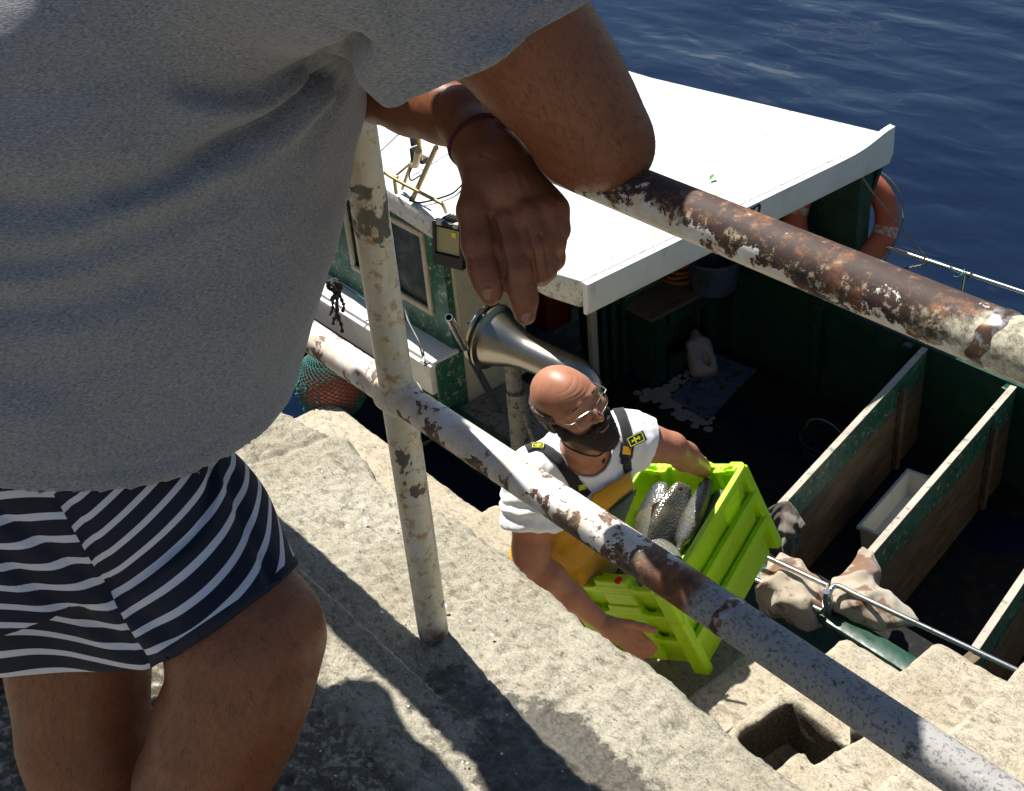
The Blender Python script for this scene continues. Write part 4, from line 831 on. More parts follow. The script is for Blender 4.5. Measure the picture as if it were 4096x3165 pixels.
def mat():
    z=-2.468; P=[W(1429,848,z=z),W(1509,899,z=z),W(1617,789,z=z),W(1528,757,z=z)]; n=24; V=[];Fc=[]
    for i in range(n+1):
        for j in range(n+1):
            s,t=i/n,j/n; V.append((P[0]*(1-s)+P[1]*s)*(1-t)+(P[3]*(1-s)+P[2]*s)*t)
    V=np.array(V); V[:,2]+=fbm(V,9,3)*.012; nn=len(V); Fc=[(i*(n+1)+j,(i+1)*(n+1)+j,(i+1)*(n+1)+j+1,i*(n+1)+j+1) for i in range(n) for j in range(n)]
    o=mesh('mat',V,Fc,M_bluemat); md=o.modifiers.new('s','SOLIDIFY'); md.thickness=.006; md.offset=1; tag(o,'worn dark blue mat on the black deck of the boat','mat')
    # white paint flaking from the deck beside it
    z=-2.472; P=spline([W(1366,843,z=z),W(1400,850,z=z),W(1440,868,z=z),W(1480,893,z=z),W(1510,902,z=z)],6); P2=spline([W(1400,845,z=z),W(1430,825,z=z),W(1466,800,z=z)],6)
    m=MB(); rs=random.Random(3)
    for Pp,wd in ((P,.05),(P2,.035)):
        for i in range(len(Pp)):
            for k in range(3):
                c=Pp[i]+np.array([rs.uniform(-wd,wd),rs.uniform(-wd,wd),0]); a=rs.uniform(0,3); r=rs.uniform(.018,.04); q=[c+np.array([r*math.cos(a+t)*(rs.uniform(.6,1)),r*math.sin(a+t)*(rs.uniform(.6,1)),rs.uniform(0,.003)]) for t in np.arange(0,6.28,.7)]; m.add(q,[tuple(range(len(q)))])
    o=m.build('flaked_paint',M_flake); tag(o,kind='stuff')
mat()
def hoop():
    c=W(1762,934,z=-2.35); e=empty('basket',c-np.array([0,0,.12])); tag(e,'dark round basket half lost in the shadow of the hold beside the first board','basket'); m=MB()
    for k,z in enumerate((0,-.04,-.08,-.12)): m.tube([c+np.array([(.13-.01*k)*math.cos(a),(.13-.01*k)*math.sin(a),z]) for a in np.linspace(0,2*math.pi,33)[:-1]],.005,6,closed=True)
    for a in np.linspace(0,2*math.pi,17)[:-1]: m.tube([c+np.array([.13*math.cos(a),.13*math.sin(a),0]),c+np.array([.10*math.cos(a),.10*math.sin(a),-.12])],.004,5)
    m.build('wire_body',M_darkrope,e,True); m=MB(); m.tube([c+np.array([.13*math.cos(a),.0,.1*math.sin(a)]) for a in np.linspace(0,math.pi,15)],.004,6); m.build('handle',M_rope,e,True)
hoop()
def cloth(name,rows,mat,label,group=None,n=70,m_=70,amp=.02,sc=7,thick=.012,seed=0):
    """rows: control grid of points; smooth surface through it with crumples"""
    Rw=[spline(r,12) for r in rows]; L=len(Rw[0]); cols=[spline([r[j] for r in Rw],12) for j in range(L)]; G=np.array(cols) # L x M x 3
    V=G.reshape(-1,3); a,b=G.shape[:2]; I=np.arange(a*b).reshape(a,b); Q=np.stack([I[:-1,:-1],I[1:,:-1],I[1:,1:],I[:-1,1:]],-1).reshape(-1,4)
    N=vnormals(V,Q); ss,tt=np.meshgrid(np.linspace(0,1,b),np.linspace(0,1,a)); ss=ss.ravel(); tt=tt.ravel(); wn_=fbm(V+seed,5,3,.5); ph=2*math.pi*((sc*.42)*(ss+.45*tt)+.75*wn_); mod=np.clip(.45+fbm(V+seed+3,4,2)*1.5,.05,.9); d=(np.abs(np.sin(ph/2))**.8*2-1)*amp*mod+(np.abs(np.sin(2*math.pi*(sc*.25*(tt-.3*ss)+.6*fbm(V+seed+8,5,2)))) **.8-.5)*amp*.45+fbm(V+seed+5,16,2)*amp*.25; V=V+N*d[:,None]
    # ragged outline
    o=npmesh(name,V,Q,mat); md=o.modifiers.new('s','SOLIDIFY'); md.thickness=thick; md.offset=0; md=o.modifiers.new('u','SUBSURF'); md.levels=1; md.render_levels=1
    return tag(o,label,'towel',group)
z=-1.88
cloth('towel',[[W(1640,1085,z=z),W(1675,1068,z=z),W(1700,1090,z=z),W(1712,1120,z=-1.9)],[W(1632,1130,z=-1.95),W(1660,1110,z=-1.92),W(1685,1135,z=-1.92),W(1703,1160,z=-2.0)],[W(1632,1190,z=-2.1),W(1655,1165,z=-2.05),W(1672,1185,z=-2.05),W(1685,1210,z=-2.12)]],M_towel2,'dark spotted towel hanging over the end of the first hold board','towels draped along the boat side',amp=.014,sc=9)
z=-1.83
cloth('towel',[[W(1640,1195,z=-1.86),W(1672,1180,z=-1.84),W(1715,1205,z=-1.84),W(1765,1250,z=-1.80)],[W(1620,1235,z=-1.84),W(1665,1225,z=-1.79),W(1715,1250,z=-1.80),W(1758,1285,z=-1.84)],[W(1608,1265,z=-1.92),W(1655,1280,z=-1.86),W(1710,1310,z=-1.84),W(1755,1330,z=-1.92)],[W(1625,1310,z=-2.1),W(1665,1325,z=-2.03),W(1715,1345,z=-2.03),W(1745,1352,z=-2.1)]],M_towel,'crumpled brown and beige towel heaped under the near rail beside the crates','towels draped along the boat side',amp=.030,sc=8,thick=.014)
cloth('towel',[[W(1842,1175,z=-1.86),W(1860,1172,z=-1.85),W(1872,1195,z=-1.86),W(1872,1240,z=-1.92)],[W(1795,1225,z=-1.83),W(1838,1215,z=-1.79),W(1868,1235,z=-1.84),W(1880,1265,z=-1.93)],[W(1770,1250,z=-1.81),W(1822,1260,z=-1.76),W(1885,1275,z=-1.79),W(1945,1295,z=-1.86)],[W(1768,1290,z=-1.85),W(1820,1305,z=-1.82),W(1880,1325,z=-1.82),W(1960,1325,z=-1.88)],[W(1800,1335,z=-1.95),W(1850,1345,z=-1.9),W(1890,1345,z=-1.88),W(1950,1340,z=-2.0)]],M_towel,'pale beige towel spread over the bent steel rail and the end of the second board','towels draped along the boat side',amp=.020,sc=6,seed=4,thick=.014)
def leaf():
    m=MB(); c=W(1517,381,z=-.995); a=W(1513,386,z=-.99); b=W(1524,370,z=-.975); u=(b-a); sd=np.cross(u,(0,0,1)); sd/=np.linalg.norm(sd); m.add([a,(a+b)/2+sd*.012+(0,0,.006),b,(a+b)/2-sd*.012+(0,0,.004)],[(0,1,2,3)]); o=m.build('leaf',M_leaf); md=o.modifiers.new('s','SOLIDIFY'); md.thickness=.0008
    tag(o,'small green leaf lying on the white boat roof','leaf')
leaf()
def grit():
    m=MB(); rs=random.Random(9)
    spots=[(1090,765),(771,1080),(779,1113),(846,1125),(816,1306),(1050,1355),(1003,1325),(950,1293),(948,1050)]
    for k in range(60): spots.append((rs.uniform(480,1500),rs.uniform(1000,1680)))
    for i,(x,y) in enumerate(spots):
        p=W(x,y,z=.006); 
        if p[1]>1.08: continue
        r=rs.uniform(.0015,.0045)*(1.6 if i<9 else .8); a=rs.uniform(0,6); q=[p+np.array([r*rs.uniform(.5,1)*math.cos(a+t),r*rs.uniform(.5,1)*math.sin(a+t),rs.uniform(0,.003)]) for t in np.arange(0,6.28,1.1)]; m.add(q,[tuple(range(len(q)))])
    o=m.build('paint_chips',M_chip); tag(o,kind='stuff')
grit()
# ---------------------------------------------------------------- stacked crates, tilted in the man's arms
CR=np.array([[.91,-.32,-.28],[.26,.94,-.23],[.34,.14,.93]])   # columns: short axis, long axis, up
CR,_=np.linalg.qr(CR); CR=CR*np.sign(np.array([CR[0,0],CR[1,1],CR[2,2]]))
CC=np.array([-2.312,2.25,-1.012]); CA=CR.T   # rows: axes
HX,HY,CHT=.203,.292,.142; PITCH=.106
def cl(x,y,z): return CC+x*CA[0]+y*CA[1]+z*CA[2]
def make_crate(name,label,off):
    """one stacking crate built from a shell, corner blocks, raised side lips and stacking lugs"""
    e=empty(name,cl(0,0,off-CHT)); tag(e,label,'crate','lime green fish crates stacked in his arms')
    S=SDF(np.array([-.24,-.33,-.17]),np.array([.24,.33,.045]),.0032)
    def taper(P,x,y,t,z0,z1,r):
        k=(P[...,2])*0.09; k2=P[...,2]*.17
        q=np.stack([np.abs(P[...,0])-(x+k),np.abs(P[...,1])-(y+k2)],-1)+r
        d=np.linalg.norm(np.maximum(q,0),axis=-1)+np.minimum(q.max(-1),0)-r
        return np.maximum(d,np.maximum(z0-P[...,2],P[...,2]-z1))
    B0=np.array([-.22,-.32,-.16]); B1=-B0; B1[2]=.04
    S.op(lambda P:taper(P,HX-.015,HY-.013,0,-CHT,0,.024),B0,B1,k=0)
    S.op(lambda P:taper(P,HX+.002,HY+.002,0,-.030,0,.028)+P[...,2]*0,B0,B1,k=.004)      # rim band
    S.op(lambda P:taper(P,HX-.019,HY-.018,0,-CHT+.006,.1,.018),B0,B1,k=.002,mode='sub')
    for sy in (-1,1):   # raised handle sections and lugs on the short ends
        S.rbox((0,sy*(HY-.012),.004),(.062,.012,.020),.005,k=.006)
        S.rbox((0,sy*(HY-.028),-.050),(.058,.022,.060),.006,k=.008)
        for sx in (-1,1):
            S.rbox((sx*(HX-.055),sy*(HY-.028),-.012),(.030,.016,.012),.004,k=.004)
            S.rbox((sx*(HX-.055),sy*(HY-.03),.0),(.018,.007,.02),.003,k=.0,mode='sub')
            S.cap((sx*(HX-.10),sy*(HY-.036),-.01),(sx*(HX-.085),sy*(HY-.055),-CHT+.01),.012,.018,k=.012)
            S.rbox((sx*(HX-.03),sy*(HY-.012),-.078),(.028,.018,.066),.008,k=.006)
        for sx in (-1,1): S.rbox((sx*.108,sy*(HY-.010),+.006),(.034,.034,.012),.006,k=.006,mode='sub')
    V,Q=S.surf(); V=V@CA+cl(0,0,off); npmesh('crate_shell',V,Q,M_lime,e)
    return e
C1=make_crate('fish_crate','top lime green crate of the stack, open and holding fish',0)
C2=make_crate('fish_crate','middle lime green crate of the stack held by the fisherman',-PITCH)
C3=make_crate('fish_crate','bottom lime green crate of the stack, gripped by his brown hand',-2*PITCH)
m=MB(); q=cl(.03,-HY+.012,.022); m.lathe(q-CA[2]*.004,q+CA[2],[(0,.0),(0,.016),(.004,.0155),(.008,.011),(.010,0)],24); m.build('red_button',M_red,C1,True)
def fish(c,hd,belly,L,hgt,label,bend=.0,grp='fish lying in the top crate'):
    """c centre, hd direction to the head, belly = direction facing up (the flank seen)"""
    hd=np.array(hd,float);hd/=np.linalg.norm(hd); n=np.array(belly,float); n-=hd*(n@hd); n/=np.linalg.norm(n); b=np.cross(n,hd)
    e=empty('fish',c); tag(e,label,'fish',grp)
    xs=np.linspace(-.5,.42,26); N=22; V=[];Fc=[];side=[]
    for x in xs:
        t=(x+.5)/.92; hh=hgt*(.5*math.sin(math.pi*min(1,t**.85*.93+.0))**.6+.0) if 0<t<1 else .004; hh=max(hh,.004 if t>.5 else .012*hgt*8); 
        if t<.14: hh=hgt*(.10+.9*t)
        tk=hh*.5
        o=c+hd*x*L+b*bend*L*(x*x)
        for k in range(N): a=2*math.pi*k/N; V.append(o+b*hh*math.cos(a)+n*tk*math.sin(a)); side.append(.5+.5*math.cos(a))
    m=len(xs)
    for i in range(m-1):
        for k in range(N): Fc.append((i*N+k,i*N+(k+1)%N,(i+1)*N+(k+1)%N,(i+1)*N+k))
    Fc.append(tuple(range(N-1,-1,-1))); Fc.append(tuple((m-1)*N+k for k in range(N)))
    o=mesh('fish_body',V,Fc,M_fish,e); at=o.data.attributes.new('side','FLOAT','POINT'); at.data.foreach_set('value',side)
    bm=bmesh.new(); bm.from_mesh(o.data); bmesh.ops.recalc_face_normals(bm,faces=bm.faces); bm.to_mesh(o.data); bm.free()
    def fin(pts,name): 
        mm=MB(); k=len(pts); mm.add([p+n*.0015 for p in pts]+[p-n*.0015 for p in pts],[tuple(range(k)),tuple(range(2*k-1,k-1,-1))]+[(i,(i+1)%k,k+(i+1)%k,k+i) for i in range(k)]); mm.build(name,M_fin,e)
    t=c-hd*.5*L; fin([t+b*hgt*.09,t-hd*.17*L+b*hgt*.42,t-hd*.10*L,t-hd*.17*L-b*hgt*.42,t-b*hgt*.09],'tail_fin')
    fin([c+hd*.15*L+b*hgt*.42,c+hd*.05*L+b*hgt*.6,c-hd*.25*L+b*hgt*.40,c-hd*.25*L+b*hgt*.25],'dorsal_fin')
    q=c+hd*.17*L+n*hgt*.20; fin([q,q-hd*.2*L+b*.02,q-hd*.22*L-b*.012,q-b*.012],'pectoral_fin')
    mm=MB(); q=c+hd*.33*L+n*hgt*.125+b*hgt*.08; mm.lathe(q,q+n,[(0,.009),(.003,.008),(.005,0)],14); mm.build('eye',M_ink,e,True)
Y=CA[1];X=CA[0];Z=CA[2]
fish(cl(-.105,.105,-.085),Y*1+X*-.02+Z*.45,Z*.8-Y*.3+X*-.1,.30,.135,'broad silver grey fish nearest the fisherman in the top crate')
fish(cl(-.025,.10,-.08),Y*1+X*.12+Z*.42,X*.75+Z*.55,.30,.125,'olive fish between the two others at the far end of the top crate')
fish(cl(.055,.125,-.075),Y*1+X*.18+Z*.42,Z*.7-X*.35,.29,.12,'pinkish fish beside the right wall of the top crate')
fish(cl(.100,.115,-.105),Y*1+X*.05+Z*.3,Z*.7-X*.3,.28,.11,'fish half hidden behind the right rim of the top crate')
fish(cl(.0,-.045,-.10),Y*.7-X*1+Z*.0,Z,.25,.11,'wet green fish lying crosswise in the middle of the top crate')
fish(cl(-.13,-.15,-.105),-Y*1+X*.05+Z*.05,Z*.8-X*.2,.24,.075,'dark fish against the left wall at the near end of the top crate')
fish(cl(-.065,-.16,-.10),-Y*1+X*.02+Z*.08,Z*.8+X*.2,.24,.08,'dark scaly fish second from the left at the near end of the top crate')
fish(cl(.01,-.165,-.105),-Y*1-X*.04+Z*.05,Z*.9,.23,.085,'dark blue fish behind the red button at the near end of the top crate')
# ---------------------------------------------------------------- the big man leaning on the railing
def lerp(a,b,t): return a+(b-a)*t
def plane(p,q,r,away):
    n=np.cross(q-p,r-p); n/=np.linalg.norm(n)
    if n@(np.array(away)-p)<0: n=-n
    return p,n
def man():
    E=empty('person',(-1.30,.32,0)); tag(E,'heavy man in grey t-shirt and striped shorts leaning on the rusty rail','person')
    parts=[]
    # right arm: shoulder to elbow on the rail
    sh=np.array([-1.13,.70,1.335]); el=D(1281,291,1.405)
    arm=[(sh,.078),(D(1085,45,1.345),.076),(D(1145,120,1.37),.0735),(D(1200,187,1.385),.068),(D(1247,243,1.395),.0585),(el,.0515)]
    S=SDF((-1.45,.45,.95),(-.78,1.15,1.5),.005); S.chain(arm,k=.01)
    S.ell(D(1324,328,1.42),(.032,.032,.032),k=.03); S.ell(D(1222,318,1.43),(.038,.038,.036),k=.04)
    # forearm folded back along the rail behind
    fw=np.array([-1.235,.96,1.145]); S.chain([(el,.046),(lerp(el,fw,.35)+(0,.015,.01),.047),(fw,.032)],k=.02)
    hc=fw+np.array([-.06,.0,-.01]); S.ell(hc,(.05,.022,.038),k=.02)
    for i in range(4): S.chain([(hc+(-.03,.005,.028-.019*i),.010),(hc+(-.065,.0,.024-.019*i),.0095),(hc+(-.075,-.025,.02-.019*i),.0085)],k=.006)
    S.chain([(hc+(.01,-.01,.03),.012),(hc+(-.02,-.03,.035),.010)],k=.008)
    V,Q=S.surf(); V=relax(V,Q,2,.5); parts.append((V,Q))
    # left arm: along the rail, wrist, hand hanging over it
    Wr=D(1040,288,1.50); elL=np.array([-1.47,.865,1.135]); shL=np.array([-1.70,.66,1.36])
    S=SDF((-1.85,.5,.75),(-.95,1.1,1.5),.0026*1.6)
    S.chain([(shL,.075),(elL,.055)],k=.02)
    S.chain([(elL,.052),(D(800,170,1.62),.050),(D(885,205,1.585),.0475),(D(950,232,1.55),.041),(D(1005,262,1.515),.034),(D(1040,300,1.485),.0295)],k=.012)
    V,Q=S.surf(); V=relax(V,Q,2,.5); parts.append((V,Q))
    # the hand itself at a finer pitch
    S=SDF(D(1100,450,1.45)-.17,D(1100,450,1.45)+.17,.0021); d=1.455
    P=lambda x,y,dd=0: D(x,y,d+dd)
    r=lambda px: px*1.4555/2797
    S.chain([(D(985,245,1.52),.036),(P(1020,300,.035),r(63)),(P(1035,345,.015),r(60))],k=.012)
    S.chain([(P(1062,345,.02),r(60)),(P(1075,400,.0),r(62))],k=.02)
    for (mx_,my,rr,dd) in ((1078,478,41,-.012),(1127,462,42,-.018),(1162,450,40,-.012),(1180,448,34,.006)):
        S.cap(P(1062,350,.02),P(mx_,my,dd+.012),r(50),r(rr),k=.014)
    S.cap(P(1040,420,.02),P(1150,450,.02),r(48),r(42),k=.02)
    # thumb, index, folded fingers
    S.chain([(P(1030,390,.0),r(44)),(P(1012,450,-.01),r(37)),(P(1018,520,-.018),r(33)),(P(1030,575,-.018),r(31)),(P(1042,606,-.016),r(31.5)),(P(1047,629,-.014),r(23))],k=.007)
    S.chain([(P(1078,478,-.010),r(33)),(P(1093,530,-.014),r(33)),(P(1106,574,-.014),r(35.5)),(P(1112,615,-.008),r(31)),(P(1118,640,-.004),r(29)),(P(1121,671,.0),r(23))],k=.006)
    S.chain([(P(1127,462,-.018),r(33)),(P(1145,525,-.016),r(33)),(P(1157,572,-.008),r(31)),(P(1152,582,.025),r(28)),(P(1140,545,.045),r(25))],k=.005)
    S.chain([(P(1162,450,-.012),r(31)),(P(1178,515,-.004),r(29)),(P(1178,552,.010),r(27)),(P(1165,560,.035),r(24)),(P(1150,520,.05),r(22))],k=.005)
    S.chain([(P(1186,446,.004),r(29)),(P(1189,490,.014),r(27)),(P(1184,520,.03),r(23)),(P(1170,510,.05),r(20))],k=.005)
    # knuckles and web
    for (x,y,dd,rr) in ((1080,470,-.020,17),(1127,450,-.027,17),(1165,440,-.019,16),(1106,572,-.026,12),(1031,572,-.030,12)): S.ell(P(x,y,dd+.006),(r(rr),)*3,k=.012)
    S.cap(P(1035,455,.0),P(1062,480,.0),r(25),r(22),k=.016)
    V,Q=S.surf(); V=relax(V,Q,1,.5)
    # creases across the finger joints
    N=vnormals(V,Q)
    def crease(V,pts,depth,wd):
        dd,_=seg_dist(V,[P(x,y,-.02) for x,y in pts]); fr=((V-CAM)@M[:,2]); 
        return -depth*np.exp(-(dd/wd)**2)
    off=0
    tree=bvh(V,Q)
    for pts,dp,wd in ((((1078,566),(1106,560),(1136,566)),.0013,.0012),(((1080,574),(1106,569),(1136,575)),.0013,.0012),(((1082,583),(1108,579),(1136,584)),.0010,.0012),(((1095,634),(1115,632),(1138,635)),.0008,.0012),(((1000,556),(1028,566),(1058,556)),.0012,.0013),(((1004,567),(1030,577),(1060,566)),.0010,.0013),(((1046,462),(1060,500),(1070,540),(1075,580),(1074,610)),.0065,.0028),(((1118,485),(1132,530),(1141,575),(1143,606)),.0042,.0022),(((1152,500),(1166,545),(1170,590)),.0034,.0020),(((1030,330),(1060,345),(1110,335)),.0008,.002)):
        hp=[hit(tree,x,y) for x,y in pts]; hp=[h for h in hp if h is not None]
        if len(hp)>1: dd,_=seg_dist(V,hp); off=off-dp*np.exp(-(dd/wd)**2)
    # tendons / veins
    for pts in (((1070,370),(1078,460)),((1095,365),(1122,445)),((1115,375),(1155,435))):
        hp=[hit(tree,x,y) for x,y in pts]; dd,_=seg_dist(V,hp); off=off+.0012*np.exp(-(dd/.004)**2)
    V=V+N*np.asarray(off)[:,None] if not np.isscalar(off) else V
    parts.append((V,Q)); HV,HQ=V,Q
    # trunk, neck, head and legs (one resolution, under the clothes where covered)
    hc=np.array([-1.25,.95,1.49])
    kn=D(520,1362,1.53); an=D(370,1890,1.80); an=np.array([an[0],an[1],.09]); a2=D(292,1880,1.92); a3=np.array([a2[0],a2[1],.09])
    def trunk(S,g=0.):
        S.loft([.66,.78,.90,1.0,1.1,1.2,1.3,1.37,1.42],[-1.40,-1.40,-1.41,-1.42,-1.42,-1.42,-1.43,-1.43,-1.43],[.30,.33,.40,.47,.52,.55,.58,.61,.65],[x+g for x in (.15,.155,.16,.165,.17,.18,.19,.18,.10)],[x+g for x in (.14,.17,.19,.20,.20,.18,.16,.11,.07)],k=.03)
        S.chain([((-1.43,.62,1.36),.085+g),(sh,.074+g)],k=.04); S.chain([((-1.43,.62,1.36),.085+g),(shL,.074+g)],k=.04)
    def thighs(S,g=0.):
        S.chain([((-1.30,.31,.84),.095+g),(D(400,1160,1.58),.083+g),(D(468,1275,1.55),.079+g),(kn,.080+g)],k=.03); S.ell(D(606,1345,1.53),(.040+g,.040+g,.052+g),k=.05)
        S.chain([((-1.44,.26,.84),.105+g),(D(165,1330,1.68),.092+g),(D(171,1440,1.70),.084+g)],k=.03)
    S=SDF((-1.85,-.15,-.02),(-1.0,1.15,1.80),.0075); trunk(S); thighs(S)
    S.chain([((-1.40,.66,1.38),.08),((-1.33,.80,1.43),.066),((-1.27,.90,1.45),.062)],k=.04)
    S.ell(hc,(.078,.105,.095),k=.03); S.ell(hc+(0,.05,-.06),(.058,.065,.06),k=.03); S.ell(hc+(0,.10,-.065),(.02,.025,.03),k=.02)
    S.cap(hc+(0,.115,.0),hc+(0,.125,-.035),.009,.014,k=.012)
    for s_ in (-1,1): S.ell(hc+(s_*.08,.0,-.015),(.012,.022,.034),k=.008); S.ell(hc+(s_*.033,.098,.01),(.014,.014,.012),k=.006,mode='sub'); S.ell(hc+(s_*.033,.09,.01),(.012,.012,.012),k=.002)
    S.cap(hc+(-.02,.103,-.075),hc+(.02,.103,-.075),.005,.005,k=.004,mode='sub')
    S.chain([(kn,.078),(D(516,1470,1.55),.077),(D(478,1560,1.58),.080),(D(430,1680,1.63),.077),(D(395,1790,1.71),.058),(D(372,1880,1.80),.042),(an,.038)],k=.03)
    S.chain([(an+(0,-.02,-.05),.036),(an+(.01,.12,-.062),.030),(an+(.015,.18,-.068),.022)],k=.03)
    S.chain([(D(171,1440,1.70),.084),(D(180,1560,1.73),.080),(D(198,1620,1.75),.079),(D(245,1700,1.80),.066),(D(275,1790,1.86),.048),(a2,.038),(a3,.037)],k=.03)
    S.chain([(a3+(0,-.02,-.05),.036),(a3+(-.01,.12,-.062),.030),(a3+(-.01,.18,-.068),.022)],k=.03)
    V,Q=S.surf(); V=relax(V,Q,2,.5); V=V+vnormals(V,Q)*(fbm(V,9,3)*.006)[:,None]; parts.append((V,Q)); LV,LQ=V,Q
    V,Q=join(parts); body=npmesh('body',V,Q,M_skin1,E)
    bt=bvh(V,Q)
    # nails
    def nail(name,x,y,dd,rx,ry,tilt=0,tree=bt):
        h=hit(tree,x,y); 
        if h is None: return
        hh=hit(tree,x+6,y); hv=hit(tree,x,y+8); u=hh-h; v=hv-h; n=np.cross(v,u); n/=np.linalg.norm(n); 
        if n@(CAM-h)<0: n=-n
        v=v-n*(v@n); v/=np.linalg.norm(v); u=np.cross(v,n); mm=MB(); Vv=[h+n*.0012]; 
        for k in range(16): a=2*math.pi*k/16; Vv.append(h+u*rx*math.cos(a)+v*ry*math.sin(a)*(1.0)-n*(.0022*math.cos(a)**2)+n*.0004)
        mm.add(Vv,[(0,1+k,1+(k+1)%16) for k in range(16)]); mm.build(name,M_nail,body,True)
    nail('fingernail',1124,678,0,.0062,.0072); nail('fingernail',1041,628,0,.0068,.0080)
    # woven band on the wrist
    ctr=D(1040,292,1.492); ax=P(1062,350,.02)-D(985,235,1.53); ax/=np.linalg.norm(ax); u=np.cross(ax,(0,0,1)); u/=np.linalg.norm(u); v=np.cross(ax,u)
    tr=bvh(*join([parts[1],parts[2]])); pts=[]
    for a in np.linspace(0,2*math.pi,49)[:-1]:
        dr=math.cos(a)*u+math.sin(a)*v; rr=tr.ray_cast(Vector(ctr+dr*.12),Vector(-dr)); pts.append(np.array(rr[0]) if rr[0] is not None and (np.array(rr[0])-ctr)@dr>.01 else ctr+dr*.033)
    mm=MB(); mm.tube(pts,.0022,8,closed=True); mm.tube([p+ax*.0028 for p in pts],.0020,8,closed=True); mm.build('wrist_band',M_band,E,True)
    # hair on arms and legs
    rs=np.random.default_rng(5); hv=[]; hf=[]; N=vnormals(V,Q); nv=0
    base0=0; sizes=[len(p[0]) for p in parts]; offs=np.cumsum([0]+sizes)
    def hairs(sel,num,L,mn=.00013,down=np.array([0,0,-1.]),lift=.35):
        nonlocal nv
        idx=np.nonzero(sel)[0]; 
        if len(idx)==0: return
        for i in rs.choice(idx,num):
            n=N[i]; d=down+rs.normal(0,.45,3); d-=n*(d@n); d/=np.linalg.norm(d); l=L*rs.uniform(.5,1.2); w_=np.cross(n,d)*mn; bend=rs.normal(0,.35)*np.cross(n,d)
            p0=V[i]+rs.normal(0,.0015,3)-n*.0005; p1=p0+(d*.5+n*lift*.6+bend*.2)*l; p2=p0+(d*1.0+n*lift*.8+bend*.9)*l
            hv.extend([p0-w_,p0+w_,p1+w_*.8,p1-w_*.8,p2]); hf.extend([(nv,nv+1,nv+2,nv+3),(nv+3,nv+2,nv+4)]); nv+=5
    I=np.arange(len(V)); z=V[:,2]
    ra=(I<offs[1])&(V[:,0]>-1.17); hairs(ra,8000,.014,down=np.array([.35,.2,-.8]))
    la=(I>=offs[1])&(I<offs[2])&(V[:,0]>-1.42); hairs(la,1500,.011,down=np.array([.8,0,-.3]))
    hd=(I>=offs[2])&(I<offs[3])&(z>1.01); hairs(hd,500,.007,down=np.array([.3,0,-1]))
    lg=(I>=offs[3])&(z<.72)&(z>.14); hairs(lg,24000,.018,mn=.00011)
    me=bpy.data.meshes.new('body_hair'); me.from_pydata([tuple(p) for p in hv],[],hf); me.update(); link('body_hair',me,M_hair,body,False)
    # head hair
    S=SDF(hc-.16,hc+.16,.006); S.ell(hc+(0,-.012,.012),(.083,.105,.098)); S.rbox(hc+(0,.12,-.03),(.12,.08,.085),.03,k=.02,mode='sub'); S.rbox(hc+(0,0,-.12),(.12,.2,.06),.02,k=.02,mode='sub'); v_,q_=S.surf(); npmesh('hair',v_,q_,M_hairg,body)
    # ---- t-shirt
    S=SDF((-1.90,-.1,.66),(-.95,1.05,1.50),.0050)
    zs=[.66,.74,.80,.87,.95,1.03,1.10,1.17,1.24,1.31,1.37,1.43]
    fr_=[.565,.605,.655,.71,.765,.805,.835,.85,.85,.83,.79,.74]; bk=[.04,.05,.06,.08,.11,.15,.19,.24,.29,.35,.42,.50]
    cy=[(a+b)/2 for a,b in zip(fr_,bk)]; ry=[(a-b)/2 for a,b in zip(fr_,bk)]
    cx=[-1.40,-1.40,-1.40,-1.41,-1.41,-1.42,-1.42,-1.42,-1.43,-1.43,-1.43,-1.43]; rx=[.25,.25,.25,.248,.244,.238,.232,.228,.226,.22,.205,.12]
    S.loft(zs,cx,cy,rx,ry,p=2.2,k=.01); trunk(S,.009)
    thighs(S,.024); S.loft([.62,.70,.80,.90,.97],[-1.36,-1.36,-1.37,-1.385,-1.39],[.245,.255,.29,.33,.36],[.20,.195,.19,.185,.18],[.22,.22,.22,.215,.205],p=2.2,k=.03)
    # sleeves
    S.chain([(np.array([-1.28,.63,1.335]),.115),(sh,.104),(D(1040,110,1.36),.108),(D(1150,190,1.36),.110)],k=.05)
    S.chain([(np.array([-1.58,.64,1.335]),.105),(shL,.10),(lerp(shL,elL,.5),.085),(lerp(shL,elL,1.0),.085)],k=.05)
    a=D(835,211,1.43); b=D(1240,-2,1.36); c=D(1075,122,1.262)
    p,n=plane(a,b,c,el)
    ax_=[S.lo[i]+S.h*np.arange(S.n[i]) for i in range(3)]
    dd=((ax_[0]-p[0])*n[0])[:,None,None]+((ax_[1]-p[1])*n[1])[None,:,None]+((ax_[2]-p[2])*n[2])[None,None,:]
    # only the sleeve side is cut: right of the armpit
    G=np.stack(np.meshgrid(*ax_,indexing='ij'),-1)-sh; sv=(el-sh); t_=np.clip((G@sv)/(sv@sv),0,1.3); lim=np.maximum(np.linalg.norm(G-t_[...,None]*sv,axis=-1)-.165,(-1.165-ax_[0])[:,None,None]+0*dd); S.g=np.maximum(S.g,np.minimum(dd,-lim).astype(np.float32)); del G
    pl=lerp(shL,elL,.62); nl=(elL-shL)/np.linalg.norm(elL-shL); dd=((ax_[0]-pl[0])*nl[0])[:,None,None]+((ax_[1]-pl[1])*nl[1])[None,:,None]+((ax_[2]-pl[2])*nl[2])[None,None,:]
    G=np.stack(np.meshgrid(*ax_,indexing='ij'),-1)-elL; t_=np.clip(G@(-nl),0,1); lim=np.linalg.norm(G+t_[...,None]*nl,axis=-1)-.13; S.g=np.maximum(S.g,np.minimum(dd,-lim).astype(np.float32)); del G
    # hem
    Pn=lambda x,y,X: W(x,y,X=X)
